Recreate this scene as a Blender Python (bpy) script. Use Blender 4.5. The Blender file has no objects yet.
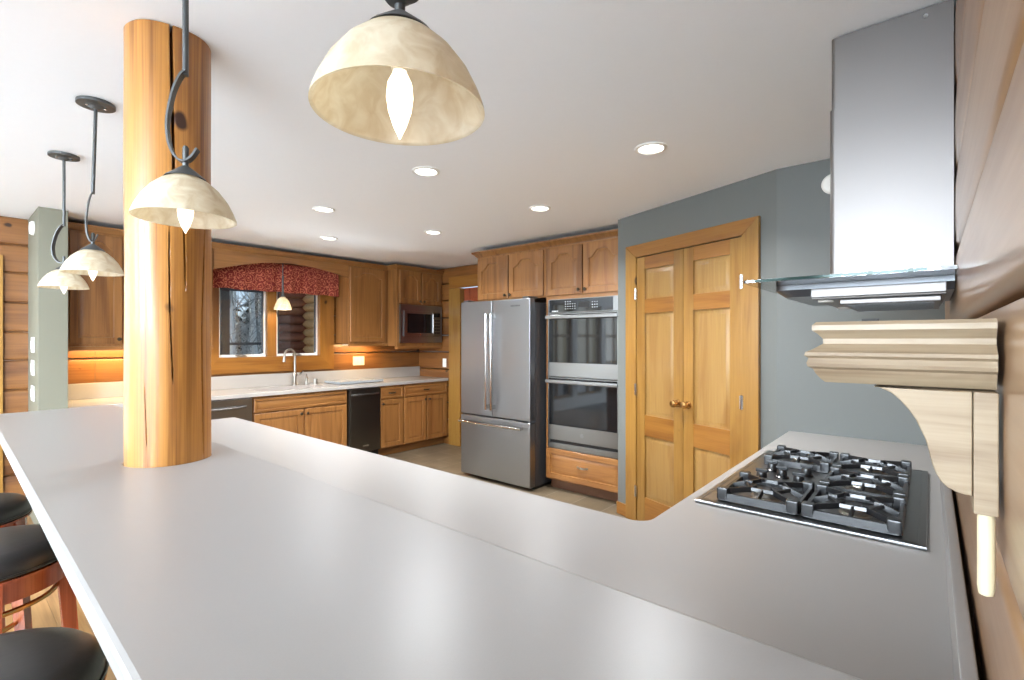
import bpy, bmesh, math, random
from mathutils import Vector, Matrix
random.seed(7)
PI = math.pi
SC = bpy.context.scene
COL = SC.collection

# ---------------------------------------------------------------- camera
F = 491.0
HEAD = math.atan2(418.0, F)
cam = bpy.data.objects.new('camera', bpy.data.cameras.new('camera'))
COL.objects.link(cam)
cam.data.sensor_width = 36.0
cam.data.lens = F / 1024 * 36.0
cam.data.clip_start = 0.01
cam.location = (0, 0, 1.438)
cam.rotation_euler = (PI / 2, 0, HEAD - PI / 2)
SC.camera = cam

# ---------------------------------------------------------------- world, colour management
SC.view_settings.view_transform = 'Standard'
SC.view_settings.look = 'None'
SC.view_settings.gamma = 1
SC.view_settings.use_curve_mapping = False
SC.view_settings.exposure = 0.95
w = bpy.data.worlds.new('world'); SC.world = w; w.use_nodes = True
nt = w.node_tree
bg = nt.nodes['Background']
sky = nt.nodes.new('ShaderNodeTexSky'); sky.sky_type = 'HOSEK_WILKIE'
sky.sun_direction = Vector((-0.6, 0.45, 0.5)).normalized(); sky.turbidity = 4
nt.links.new(sky.outputs[0], bg.inputs[0]); bg.inputs[1].default_value = 3.5

def area_light(name, loc, direction, sx, sy, power, col=(1, 1, 1), spread=PI):
    l = bpy.data.lights.new(name, 'AREA'); l.shape = 'RECTANGLE'; l.size = sx; l.size_y = sy
    l.energy = power; l.color = col; l.spread = spread
    o = bpy.data.objects.new(name, l); COL.objects.link(o); o.location = loc
    o.rotation_euler = Vector(direction).to_track_quat('-Z', 'Y').to_euler()
    return o
# daylight standing in the tall openings of the great room behind the camera
DAY = (0.85, 0.97, 1.09)
for i, (yy) in enumerate((-2.0, 0.5, 3.0, 4.9)):
    area_light('daylight_west', (-6.05, yy, 2.55), (1, 0, 0.0), 1.6, 2.1, (300, 290, 120, 40)[i], DAY)
for i, xx in enumerate((-0.55, -1.75, -2.95, -4.3)):
    area_light('daylight_north', (xx, 5.95, 1.25), (0, -1, 0.0), 1.0, 2.0, (6, 10, 22, 30)[i], DAY)
area_light('daylight_south', (-2.5, -4.35, 1.8), (0, 1, 0.1), 4.0, 2.6, 1500, DAY)
area_light('ceiling_fill_kitchen', (2.5, 6.35, 0.95), (0, -0.55, 0.83), 1.2, 0.6, 60, (0.9, 0.97, 1.0))  # lamp added low outside the window, aimed up to brighten the ceiling
sun = bpy.data.objects.new('sun', bpy.data.lights.new('sun', 'SUN')); COL.objects.link(sun)
sun.data.energy = 0.8; sun.data.angle = 0.01; sun.data.color = (1, 0.93, 0.82)
sun.rotation_euler = Vector((0.42, -0.68, -0.52)).to_track_quat('-Z', 'Y').to_euler()

# ---------------------------------------------------------------- materials
MATS = {}
def newmat(name):
    m = bpy.data.materials.new(name); m.use_nodes = True
    n = m.node_tree.nodes; b = n['Principled BSDF']
    MATS[name] = m
    return m, n, m.node_tree.links, b
def rgb(r, g, b):
    f = lambda c: (c / 255 / 12.92) if c <= 10 else ((c / 255 + 0.055) / 1.055) ** 2.4
    return (f(r), f(g), f(b), 1)
def plain(name, c, rough=0.5, metal=0.0, coat=0.0, noise=0.0, nscale=60, bump=0.0, emit=None, es=0.0, spec=None):
    m, n, l, b = newmat(name)
    b.inputs['Base Color'].default_value = c
    b.inputs['Roughness'].default_value = rough
    b.inputs['Metallic'].default_value = metal
    b.inputs['Coat Weight'].default_value = coat
    if spec is not None: b.inputs['Specular IOR Level'].default_value = spec
    if emit: b.inputs['Emission Color'].default_value = emit; b.inputs['Emission Strength'].default_value = es
    if noise or bump:
        tc = n.new('ShaderNodeTexCoord'); t = n.new('ShaderNodeTexNoise'); t.inputs['Scale'].default_value = nscale
        t.inputs['Detail'].default_value = 4
        l.new(tc.outputs['Object'], t.inputs['Vector'])
        if noise:
            r = n.new('ShaderNodeMix'); r.data_type = 'RGBA'
            r.inputs[6].default_value = tuple(x * (1 - noise) for x in c[:3]) + (1,)
            r.inputs[7].default_value = tuple(min(1, x * (1 + noise)) for x in c[:3]) + (1,)
            l.new(t.outputs['Fac'], r.inputs[0]); l.new(r.outputs[2], b.inputs['Base Color'])
        if bump:
            bp = n.new('ShaderNodeBump'); bp.inputs['Strength'].default_value = bump; bp.inputs['Distance'].default_value = 0.002
            l.new(t.outputs['Fac'], bp.inputs['Height']); l.new(bp.outputs[0], b.inputs['Normal'])
    return m
def wood(name, light, dark, axis='Z', across=9.0, along=0.7, rough=0.4, coat=0.3, knots=0.0, fine=0.62, knot_scale=3.0, bump=0.05, var=0.12, pos=(0.3, 0.7), coatrough=0.12, rings=16.0, knot_size=0.15):
    m, n, l, b = newmat(name)
    tc = n.new('ShaderNodeTexCoord'); oi = n.new('ShaderNodeObjectInfo')
    off = n.new('ShaderNodeVectorMath'); off.operation = 'SCALE'; off.inputs[0].default_value = (13, 7, 5)
    l.new(oi.outputs['Random'], off.inputs['Scale'])
    add = n.new('ShaderNodeVectorMath'); l.new(tc.outputs['Object'], add.inputs[0]); l.new(off.outputs[0], add.inputs[1])
    def mapping(a, c):
        mp = n.new('ShaderNodeMapping')
        mp.inputs['Scale'].default_value = {'X': (c, a, a), 'Y': (a, c, a), 'Z': (a, a, c)}[axis]
        l.new(add.outputs[0], mp.inputs[0]); return mp
    t1 = n.new('ShaderNodeTexNoise'); t1.inputs['Scale'].default_value = 1; t1.inputs['Detail'].default_value = 5
    t1.inputs['Distortion'].default_value = 0.7
    l.new(mapping(across, along).outputs[0], t1.inputs['Vector'])
    # rings: sine of the noise field gives cathedral figure
    mul = n.new('ShaderNodeMath'); mul.operation = 'MULTIPLY'; mul.inputs[1].default_value = rings
    l.new(t1.outputs['Fac'], mul.inputs[0])
    sn = n.new('ShaderNodeMath'); sn.operation = 'SINE'; l.new(mul.outputs[0], sn.inputs[0])
    mr = n.new('ShaderNodeMapRange'); mr.inputs[1].default_value = -1; mr.inputs[2].default_value = 1
    l.new(sn.outputs[0], mr.inputs[0])
    t2 = n.new('ShaderNodeTexNoise'); t2.inputs['Scale'].default_value = 1; t2.inputs['Detail'].default_value = 3
    l.new(mapping(across * 16, along * 5).outputs[0], t2.inputs['Vector'])
    mx = n.new('ShaderNodeMix'); mx.inputs[0].default_value = fine
    l.new(mr.outputs[0], mx.inputs[2]); l.new(t2.outputs['Fac'], mx.inputs[3])
    mx2 = n.new('ShaderNodeMix'); mx2.inputs[0].default_value = 0.35
    l.new(mx.outputs[0], mx2.inputs[2]); l.new(t1.outputs['Fac'], mx2.inputs[3])
    rp = n.new('ShaderNodeValToRGB'); rp.color_ramp.elements[0].position = pos[0]; rp.color_ramp.elements[1].position = pos[1]
    rp.color_ramp.elements[0].color = dark; rp.color_ramp.elements[1].color = light
    l.new(mx2.outputs[0], rp.inputs[0])
    out = rp.outputs[0]
    if knots:
        vo = n.new('ShaderNodeTexVoronoi'); vo.inputs['Scale'].default_value = knot_scale; vo.inputs['Randomness'].default_value = 1
        kn = n.new('ShaderNodeTexNoise'); kn.inputs['Scale'].default_value = 9; l.new(add.outputs[0], kn.inputs['Vector'])
        kx = n.new('ShaderNodeMix'); kx.data_type = 'VECTOR'; kx.inputs[0].default_value = 0.05
        l.new(mapping(1.6, 1.0).outputs[0], kx.inputs[4]); l.new(kn.outputs['Color'], kx.inputs[5]); l.new(kx.outputs[1], vo.inputs['Vector'])
        sz = n.new('ShaderNodeSeparateColor'); l.new(vo.outputs['Color'], sz.inputs[0])
        gt = n.new('ShaderNodeMapRange'); gt.inputs[1].default_value = 1 - knots; gt.inputs[2].default_value = 1.0
        gt.inputs[3].default_value = 0.0; gt.inputs[4].default_value = knot_size
        l.new(sz.outputs[0], gt.inputs[0])
        df = n.new('ShaderNodeMath'); df.operation = 'SUBTRACT'; l.new(gt.outputs[0], df.inputs[0]); l.new(vo.outputs['Distance'], df.inputs[1])
        mk = n.new('ShaderNodeMapRange'); mk.inputs[1].default_value = -0.03; mk.inputs[2].default_value = 0.03
        l.new(df.outputs[0], mk.inputs[0])
        km = n.new('ShaderNodeMix'); km.data_type = 'RGBA'; km.inputs[7].default_value = (dark[0] * 0.18, dark[1] * 0.12, dark[2] * 0.1, 1)
        l.new(mk.outputs[0], km.inputs[0]); l.new(out, km.inputs[6]); out = km.outputs[2]
    hs = n.new('ShaderNodeHueSaturation')
    vr = n.new('ShaderNodeMapRange'); vr.inputs[3].default_value = 1 - var; vr.inputs[4].default_value = 1 + var
    l.new(oi.outputs['Random'], vr.inputs[0]); l.new(vr.outputs[0], hs.inputs['Value']); l.new(out, hs.inputs['Color'])
    l.new(hs.outputs[0], b.inputs['Base Color'])
    b.inputs['Roughness'].default_value = rough; b.inputs['Coat Weight'].default_value = coat; b.inputs['Coat Roughness'].default_value = coatrough
    bp = n.new('ShaderNodeBump'); bp.inputs['Strength'].default_value = bump; bp.inputs['Distance'].default_value = 0.004
    l.new(mx.outputs[0], bp.inputs['Height']); l.new(bp.outputs[0], b.inputs['Normal'])
    return m
def brushed(name, c, rough=0.28, axis='Z', k=700):
    m, n, l, b = newmat(name)
    tc = n.new('ShaderNodeTexCoord'); mp = n.new('ShaderNodeMapping')
    mp.inputs['Scale'].default_value = {'X': (2, k, k), 'Y': (k, 2, k), 'Z': (k, k, 2)}[axis]
    t = n.new('ShaderNodeTexNoise'); t.inputs['Scale'].default_value = 1; t.inputs['Detail'].default_value = 2
    l.new(tc.outputs['Object'], mp.inputs[0]); l.new(mp.outputs[0], t.inputs['Vector'])
    mr = n.new('ShaderNodeMapRange'); mr.inputs[3].default_value = rough * 0.92; mr.inputs[4].default_value = rough * 1.1
    l.new(t.outputs['Fac'], mr.inputs[0]); l.new(mr.outputs[0], b.inputs['Roughness'])
    b.inputs['Base Color'].default_value = c; b.inputs['Metallic'].default_value = 1
    bp = n.new('ShaderNodeBump'); bp.inputs['Strength'].default_value = 0.004; bp.inputs['Distance'].default_value = 0.0001
    l.new(t.outputs['Fac'], bp.inputs['Height']); l.new(bp.outputs[0], b.inputs['Normal'])
    return m

OAK_L, OAK_D = rgb(151, 103, 54), rgb(113, 70, 31)
oakV = wood('oak_vertical', OAK_L, OAK_D, 'Z', rough=0.38, coat=0.35)
oakH = wood('oak_horizontal', OAK_L, OAK_D, 'X', rough=0.38, coat=0.35)
paleoakH = wood('pale_oak_horizontal', rgb(134, 122, 105), rgb(107, 90, 71), 'X', across=22, along=2.0, rough=0.5, coat=0.15, fine=0.5)
paleoakV = wood('pale_oak_vertical', rgb(134, 122, 105), rgb(113, 96, 75), 'Z', across=20, along=2.0, rough=0.5, coat=0.15, fine=0.5)
pineV = wood('pine_vertical', rgb(151, 112, 52), rgb(126, 86, 32), 'Z', across=7, rough=0.32, coat=0.5, knots=0.12)
pineP = wood('pale_pine_panel', rgb(155, 121, 68), rgb(135, 97, 49), 'Z', across=9, rough=0.32, coat=0.5, knots=0.1)
pineH = wood('pine_horizontal', rgb(149, 101, 41), rgb(122, 74, 23), 'X', across=7, rough=0.32, coat=0.5, knots=0.12)
planeH = wood('pine_window_trim', rgb(155, 103, 41), rgb(126, 76, 25), 'X', across=7, rough=0.35, coat=0.4, knots=0.25)
planeV = wood('pine_window_trim_upright', rgb(155, 103, 41), rgb(126, 76, 25), 'Z', across=7, rough=0.35, coat=0.4, knots=0.15)
logH = wood('knotty_log_x', rgb(138, 90, 44), rgb(100, 58, 24), 'X', across=5, along=0.6, rough=0.35, coat=0.4, knots=0.7, knot_scale=4.0, knot_size=0.2)
logY = wood('knotty_log_y', rgb(138, 90, 44), rgb(100, 58, 24), 'Y', across=5, along=0.6, rough=0.35, coat=0.4, knots=0.7, knot_scale=4.0, knot_size=0.2)
logS = wood('glossy_hewn_log', rgb(162, 128, 95), rgb(135, 97, 67), 'X', across=4, along=0.6, rough=0.42, coat=0.5, knots=0.25, knot_scale=2.0, bump=0.25, coatrough=0.16)
postM = wood('post_wood', rgb(184, 126, 58), rgb(118, 68, 24), 'Z', across=12, along=0.35, rough=0.4, coat=0.35, knots=0.8, knot_scale=5.0, bump=0.08, coatrough=0.14, knot_size=0.17, pos=(0.36, 0.64))
cherry = wood('cherry_wood', rgb(160, 80, 49), rgb(114, 48, 27), 'Z', across=14, rough=0.25, coat=0.6)
floorwood = wood('golden_floor_boards', rgb(162, 122, 76), rgb(126, 86, 45), 'Y', across=8, rough=0.3, coat=0.4)

counterM = plain('solid_surface_counter', rgb(148, 145, 142), 0.36, coat=0.0, noise=0.035, nscale=420)
wcounterM = plain('white_solid_surface', rgb(168, 162, 155), 0.25, coat=0.15, noise=0.03, nscale=420)
ceilM = plain('white_ceiling_paint', rgb(248, 250, 252), 0.9, noise=0.01, nscale=40)
greyM = plain('grey_green_paint', rgb(103, 106, 103), 0.55, noise=0.02, nscale=90, bump=0.03)
tanM = plain('tan_grey_paint', rgb(116, 114, 98), 0.6, noise=0.02, nscale=90, bump=0.03)
offM = plain('great_room_paint', rgb(222, 222, 220), 0.8, noise=0.02, nscale=30)
steelV = plain('brushed_steel_upright', rgb(146, 148, 150), 0.33, metal=1)
steelH = plain('brushed_steel_level', rgb(138, 138, 138), 0.28, metal=1)
hoodM = plain('brushed_hood_steel', rgb(131, 127, 125), 0.45, metal=1)
chrome = plain('polished_metal', rgb(205, 205, 205), 0.15, metal=1)
nickel = plain('brushed_nickel', rgb(170, 165, 156), 0.3, metal=1)
darkmetal = plain('dark_bronze_metal', rgb(88, 90, 90), 0.42, metal=0.6, noise=0.08, nscale=40)
pewter = plain('dark_pewter_knob', rgb(70, 62, 54), 0.35, metal=0.9)
brass = plain('aged_brass', rgb(190, 150, 96), 0.25, metal=1)
fridgeside = plain('fridge_side_grey', rgb(98, 100, 104), 0.3, metal=0.7)
blackglass = plain('black_oven_glass', rgb(20, 21, 23), 0.05, spec=0.35)
blackplastic = plain('black_plastic', rgb(22, 22, 24), 0.35)
darksteel = brushed('dark_steel_front', rgb(120, 116, 108), 0.3, 'X')
castiron = plain('glossy_cast_iron', rgb(17, 18, 21), 0.33, coat=0.25, noise=0.3, nscale=200, bump=0.2, spec=0.7)
leather = plain('black_leather', rgb(34, 33, 33), 0.38, noise=0.15, nscale=30, bump=0.25, spec=0.6)
whiteP = plain('white_plastic', rgb(238, 236, 230), 0.4)
almondP = plain('almond_plastic', rgb(222, 208, 172), 0.4)
gapShadeM = plain('gap_shade', rgb(30, 26, 22), 0.8)
letters = plain('white_print', rgb(210, 214, 216), 0.5)
slabM = plain('speckled_grey_slab', rgb(150, 156, 160), 0.2, coat=0.4, noise=0.25, nscale=120)
bulbM = plain('glowing_bulb', rgb(255, 250, 235), 0.4, emit=rgb(255, 240, 214), es=1.25)
canM = plain('lit_downlight_lens', rgb(255, 255, 255), 0.4, emit=(1, 0.97, 0.9, 1), es=3.0)
snowM = plain('snowy_ground', rgb(150, 152, 150), 0.9, noise=0.3, nscale=3)
birchM = plain('birch_bark', rgb(214, 212, 206), 0.8, noise=0.3, nscale=14)
twigM = plain('grey_twigs', rgb(150, 148, 144), 0.9, noise=0.2, nscale=10)
firM = plain('dark_fir_needles', rgb(44, 52, 44), 0.9, noise=0.4, nscale=8)
porchM = plain('dark_porch_paint', rgb(62, 66, 72), 0.6, noise=0.1, nscale=10)
exlogM = wood('exterior_log', rgb(138, 92, 72), rgb(108, 66, 50), 'X', across=6, rough=0.6, coat=0)
endM = plain('cut_log_end', rgb(222, 190, 140), 0.7, noise=0.15, nscale=12)
amberM = None

def glass_shade():
    m, n, l, b = newmat('alabaster_glass')
    tc = n.new('ShaderNodeTexCoord'); t = n.new('ShaderNodeTexNoise'); t.inputs['Scale'].default_value = 26; t.inputs['Detail'].default_value = 5
    t.inputs['Distortion'].default_value = 1.2
    l.new(tc.outputs['Object'], t.inputs['Vector'])
    r = n.new('ShaderNodeValToRGB'); r.color_ramp.elements[0].position = 0.35; r.color_ramp.elements[1].position = 0.65
    r.color_ramp.elements[0].color = rgb(212, 198, 170); r.color_ramp.elements[1].color = rgb(232, 225, 206)
    l.new(t.outputs['Fac'], r.inputs[0]); l.new(r.outputs[0], b.inputs['Base Color'])
    b.inputs['Roughness'].default_value = 0.35; b.inputs['Coat Weight'].default_value = 0.3
    tr = n.new('ShaderNodeBsdfTranslucent'); l.new(r.outputs[0], tr.inputs[0])
    mx = n.new('ShaderNodeMixShader'); mx.inputs[0].default_value = 0.45
    l.new(b.outputs[0], mx.inputs[1]); l.new(tr.outputs[0], mx.inputs[2])
    l.new(mx.outputs[0], n['Material Output'].inputs[0])
    return m
shadeM = glass_shade()
def pane_glass(name, tint, refl=0.12, glossy_rough=0.0):
    m, n, l, b = newmat(name)
    n.remove(b)
    tr = n.new('ShaderNodeBsdfTransparent'); tr.inputs[0].default_value = tint
    gl = n.new('ShaderNodeBsdfGlossy'); gl.inputs['Roughness'].default_value = glossy_rough
    fr = n.new('ShaderNodeFresnel'); fr.inputs[0].default_value = 1.5
    ml = n.new('ShaderNodeMath'); ml.operation = 'MULTIPLY_ADD'; ml.inputs[1].default_value = 1.2; ml.inputs[2].default_value = refl
    l.new(fr.outputs[0], ml.inputs[0])
    mx = n.new('ShaderNodeMixShader'); l.new(ml.outputs[0], mx.inputs[0]); l.new(tr.outputs[0], mx.inputs[1]); l.new(gl.outputs[0], mx.inputs[2])
    l.new(mx.outputs[0], n['Material Output'].inputs[0])
    return m
paneM = pane_glass('window_glass', (0.9, 0.92, 0.94, 1), 0.03)
canopyM = pane_glass('hood_glass', (0.72, 0.80, 0.78, 1), 0.05)
def damask():
    m, n, l, b = newmat('red_damask_fabric')
    tc = n.new('ShaderNodeTexCoord')
    v = n.new('ShaderNodeTexVoronoi'); v.inputs['Scale'].default_value = 11; v.feature = 'F1'; v.inputs['Randomness'].default_value = 0.35
    nz = n.new('ShaderNodeTexNoise'); nz.inputs['Scale'].default_value = 30
    ad = n.new('ShaderNodeMix'); ad.data_type = 'VECTOR'; ad.inputs[0].default_value = 0.06
    l.new(tc.outputs['Object'], ad.inputs[4]); l.new(tc.outputs['Object'], nz.inputs['Vector']); l.new(nz.outputs['Color'], ad.inputs[5])
    l.new(ad.outputs[1], v.inputs['Vector'])
    ml = n.new('ShaderNodeMath'); ml.operation = 'MULTIPLY'; ml.inputs[1].default_value = 26
    l.new(v.outputs['Distance'], ml.inputs[0])
    s = n.new('ShaderNodeMath'); s.operation = 'SINE'; l.new(ml.outputs[0], s.inputs[0])
    r = n.new('ShaderNodeValToRGB'); r.color_ramp.elements[0].position = 0.35; r.color_ramp.elements[1].position = 0.7
    r.color_ramp.elements[0].color = rgb(124, 38, 28); r.color_ramp.elements[1].color = rgb(196, 112, 82)
    l.new(s.outputs[0], r.inputs[0]); l.new(r.outputs[0], b.inputs['Base Color'])
    b.inputs['Roughness'].default_value = 0.85
    return m
damaskM = damask()
def tile():
    m, n, l, b = newmat('taupe_floor_tile')
    tc = n.new('ShaderNodeTexCoord'); mp = n.new('ShaderNodeMapping'); mp.inputs['Rotation'].default_value = (0, 0, 0)
    br = n.new('ShaderNodeTexBrick'); br.inputs['Scale'].default_value = 1; br.inputs['Brick Width'].default_value = 0.6
    br.inputs['Row Height'].default_value = 0.3; br.inputs['Mortar Size'].default_value = 0.004
    br.inputs['Color1'].default_value = rgb(116, 102, 82); br.inputs['Color2'].default_value = rgb(104, 91, 72); br.inputs['Mortar'].default_value = rgb(136, 126, 110)
    nz = n.new('ShaderNodeTexNoise'); nz.inputs['Scale'].default_value = 5; nz.inputs['Detail'].default_value = 6
    mx = n.new('ShaderNodeMix'); mx.data_type = 'RGBA'; mx.blend_type = 'OVERLAY'; mx.inputs[0].default_value = 0.5
    l.new(tc.outputs['Object'], mp.inputs[0]); l.new(mp.outputs[0], br.inputs['Vector']); l.new(tc.outputs['Object'], nz.inputs['Vector'])
    l.new(br.outputs['Color'], mx.inputs[6]); l.new(nz.outputs['Fac'], mx.inputs[7]); l.new(mx.outputs[2], b.inputs['Base Color'])
    b.inputs['Roughness'].default_value = 0.35
    return m
tileM = tile()

# ---------------------------------------------------------------- mesh builder
class MB:
    def __init__(self): self.bm = bmesh.new(); self.mats = []; self.M = Matrix.Identity(4)
    def mi(self, m):
        if m not in self.mats: self.mats.append(m)
        return self.mats.index(m)
    def v(self, p): return self.bm.verts.new(self.M @ Vector(p))
    def face(self, vs, mi):
        try: f = self.bm.faces.new(vs); f.material_index = mi; return f
        except ValueError: return None
    def box(self, x0, x1, y0, y1, z0, z1, m, bev=0.0, seg=2):
        mi = self.mi(m)
        P = [(x, y, z) for x in (x0, x1) for y in (y0, y1) for z in (z0, z1)]
        vs = [self.v(p) for p in P]
        fs = [self.face([vs[i] for i in q], mi) for q in ((0, 1, 3, 2), (4, 6, 7, 5), (0, 4, 5, 1), (2, 3, 7, 6), (0, 2, 6, 4), (1, 5, 7, 3))]
        if bev:
            es = list({e for f in fs if f for e in f.edges})
            r = bmesh.ops.bevel(self.bm, geom=es, offset=bev, segments=seg, affect='EDGES', profile=0.5)
            for f in r['faces']: f.material_index = mi
        return self
    def loft(self, loops, m, cap0=True, cap1=True, closed=True):
        mi = self.mi(m); L = [[self.v(p) for p in lp] for lp in loops]; n = len(L[0])
        for a, b in zip(L, L[1:]):
            for i in range(n if closed else n - 1):
                j = (i + 1) % n
                self.face([a[i], a[j], b[j], b[i]], mi)
        if cap0: self.face(L[0][::-1], mi)
        if cap1: self.face(L[-1], mi)
        return self
    def prism(self, pts, axis, a, b, m, bev=0.0):
        # pts: 2D polygon; extruded from a to b along axis
        def P(p, t):
            return {'X': (t, p[0], p[1]), 'Y': (p[0], t, p[1]), 'Z': (p[0], p[1], t)}[axis]
        if not bev:
            return self.loft([[P(p, a) for p in pts], [P(p, b) for p in pts]], m)
        n = len(pts); area = sum(pts[i][0] * pts[(i + 1) % n][1] - pts[(i + 1) % n][0] * pts[i][1] for i in range(n))
        s = 1 if area > 0 else -1
        def ins(d):
            o = []
            for i in range(n):
                p0, p1, p2 = Vector(pts[i - 1]), Vector(pts[i]), Vector(pts[(i + 1) % n])
                e1 = (p1 - p0).normalized(); e2 = (p2 - p1).normalized()
                n1 = Vector((-e1.y, e1.x)) * s; n2 = Vector((-e2.y, e2.x)) * s
                k = (n1 + n2); k = k / max(0.3, k.dot(n1)) if k.length > 1e-6 else n1
                o.append(p1 + k * d)
            return o
        lo = []
        q = bev; sg = 1 if b > a else -1
        for d, t in ((q, a), (q * 0.3, a + sg * q * 0.3), (0, a + sg * q), (0, b - sg * q), (q * 0.3, b - sg * q * 0.3), (q, b)):
            lo.append([P(p, t) for p in ins(d)])
        return self.loft(lo, m)
    def lathe(self, prof, m, c=(0, 0, 0), seg=32, axis='Z', cap0=True, cap1=True):
        loops = []
        for r, t in prof:
            lp = []
            for i in range(seg):
                a = 2 * PI * i / seg; x, y = r * math.cos(a), r * math.sin(a)
                p = {'Z': (x, y, t), 'Y': (x, t, y), 'X': (t, x, y)}[axis]
                lp.append((p[0] + c[0], p[1] + c[1], p[2] + c[2]))
            loops.append(lp)
        return self.loft(loops, m, cap0, cap1)
    def tube(self, path, r, m, seg=10, flat=None, closed=False):
        path = [Vector(p) for p in path]; n = len(path); loops = []
        up = Vector((0.013, 0.021, 1)).normalized()
        for i, p in enumerate(path):
            if closed: t = (path[(i + 1) % n] - path[i - 1]).normalized()
            else: t = (path[min(i + 1, n - 1)] - path[max(i - 1, 0)]).normalized()
            if abs(t.dot(up)) > 0.999: up2 = Vector((1, 0.1, 0))
            else: up2 = up
            if i == 0: s = t.cross(up2).normalized()
            else: s = (s - t * s.dot(t)).normalized()
            u = s.cross(t).normalized()
            rr = r[i] if isinstance(r, (list, tuple)) else r
            lp = []
            for k in range(seg):
                a = 2 * PI * k / seg
                if flat: lp.append(p + s * math.cos(a) * rr * flat[0] + u * math.sin(a) * rr * flat[1])
                else: lp.append(p + s * math.cos(a) * rr + u * math.sin(a) * rr)
            loops.append(lp)
        if closed: loops.append(loops[0]); return self.loft(loops, m, False, False)
        return self.loft(loops, m)
    def build(self, name, parent=None, label=None, cat=None, group=None, kind=None, smooth=30, loc=None, rz=0):
        bmesh.ops.remove_doubles(self.bm, verts=self.bm.verts, dist=1e-5)
        bmesh.ops.recalc_face_normals(self.bm, faces=self.bm.faces)
        me = bpy.data.meshes.new(name); self.bm.to_mesh(me); self.bm.free()
        for m in self.mats: me.materials.append(m)
        o = bpy.data.objects.new(name, me); COL.objects.link(o)
        if smooth:
            me.polygons.foreach_set('use_smooth', [True] * len(me.polygons))
            bm = bmesh.new(); bm.from_mesh(me)
            for e in bm.edges:
                if len(e.link_faces) != 2 or e.calc_face_angle(0) > math.radians(smooth): e.smooth = False
            bm.to_mesh(me); bm.free()
        if smooth < 50:
                wn = o.modifiers.new('wn', 'WEIGHTED_NORMAL'); wn.keep_sharp = True
        if parent: o.parent = parent
        if loc: o.location = loc
        if rz: o.rotation_euler = (0, 0, rz)
        tag(o, label, cat, group, kind)
        return o
def tag(o, label=None, cat=None, group=None, kind=None):
    if label: o['label'] = label
    if cat: o['category'] = cat
    if group: o['group'] = group
    if kind: o['kind'] = kind
def empty(name, loc, rz=0, label=None, cat=None, group=None, kind=None):
    o = bpy.data.objects.new(name, None); COL.objects.link(o); o.location = loc; o.rotation_euler = (0, 0, rz)
    o.empty_display_size = 0.1; tag(o, label, cat, group, kind); return o
def crisp(o, area=0.004):
    bm = bmesh.new(); bm.from_mesh(o.data)
    for e in bm.edges:
        if len(e.link_faces) == 2 and max(f.calc_area() for f in e.link_faces) > area and e.calc_face_angle(0) > math.radians(2): e.smooth = False
        if len(e.link_faces) == 2 and e.calc_face_angle(0) <= math.radians(2): e.smooth = True
    bm.to_mesh(o.data); bm.free(); o.modifiers.clear()
def kids(o): return [c for c in bpy.data.objects if c.parent == o]
def dup(o, loc=None, rz=None, parent=None, label=None, group=None):
    c = o.copy(); COL.objects.link(c)
    if parent: c.parent = parent
    if loc is not None: c.location = loc
    if rz is not None: c.rotation_euler = (0, 0, rz)
    if label: c['label'] = label
    if group: c['group'] = group
    for k in kids(o): dup(k, parent=c)
    return c

# ---------------------------------------------------------------- room shell
H = 2.44
def S(name, mb, label, cat, smooth=30): return mb.build(name, label=label, cat=cat, kind='structure', smooth=smooth)
YW, XS, XE, YR = 5.71, 4.6, 3.2, -0.055
XB, ZB = -6.0, 4.6
S('floor', MB().box(0.6, 6.4, -0.3, 6.0, -0.1, 0, tileM), 'taupe rectangular floor tiles with pale grout in the kitchen', 'floor', 0)
fb = MB()
xx = XB - 0.2
k = 0
xx = -1.0
while xx < 0.6:
    fb.box(xx, min(xx + 0.098, 0.6), -4.6, 6.0, -0.1, 0.0, floorwood, 0.0); xx += 0.1
fb.box(-1.0, 0.6, -4.6, 6.0, -0.12, -0.004, floorwood)
S('floor_boards', fb, 'golden wooden floorboards under the bar stools', 'floor', 0)
S('floor_bounce', MB().box(XB - 0.2, -1.002, -4.6, 6.0, -0.12, 0.0, plain('neutral_bounce_grey', rgb(128, 130, 132), 0.95, noise=0.08, nscale=300)), 'unseen neutral grey floor added behind the bar for its bounced light', 'floor', 0)  # unseen grey floor, added so the bounced light stays neutral
c = MB()
c.box(-1.5, 4.75, -4.6, 5.95, H, H + 0.12, ceilM)
S('ceiling', c, 'smooth white kitchen ceiling with recessed lights', 'ceiling', 0)
c = MB(); c.box(XB - 0.2, -1.42, -4.6, 6.0, ZB, ZB + 0.1, ceilM); c.box(-1.5, -1.42, -4.6, 6.0, H + 0.12, ZB, ceilM)
S('ceiling_high', c, 'tall white ceiling of the room behind the bar', 'ceiling', 0)

def log_course(mb, axis, a0, a1, plane, sgn, z0, z1, m, groove=0.018, chin=0.012, th=0.12):
    """one hewn log: face at plane (sgn = outward normal sign), gently crowned, chamfered at its seams"""
    pf = []
    n = 8
    hgt = z1 - z0
    for i in range(n + 1):
        t = (0, .03, .08, .3, .5, .7, .92, .97, 1)[i]; zz = z0 + 0.003 + (hgt - 0.006) * t
        e = min(t, 1 - t) * hgt
        off = -groove * (1 - min(1, e / chin)) ** 2 - 0.004 * (2 * t - 1) ** 2
        pf.append((plane + sgn * off, zz))
    pf.append((plane - sgn * th, z1 - 0.0015)); pf.append((plane - sgn * th, z0 + 0.0015))
    mb.prism(pf, axis, a0, a1, m)
SEAM = [-0.02, 0.10, 0.337, 0.574, 0.811, 1.03, 1.271, 1.504, 1.745, 1.987, 2.217, 2.44]
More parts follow.
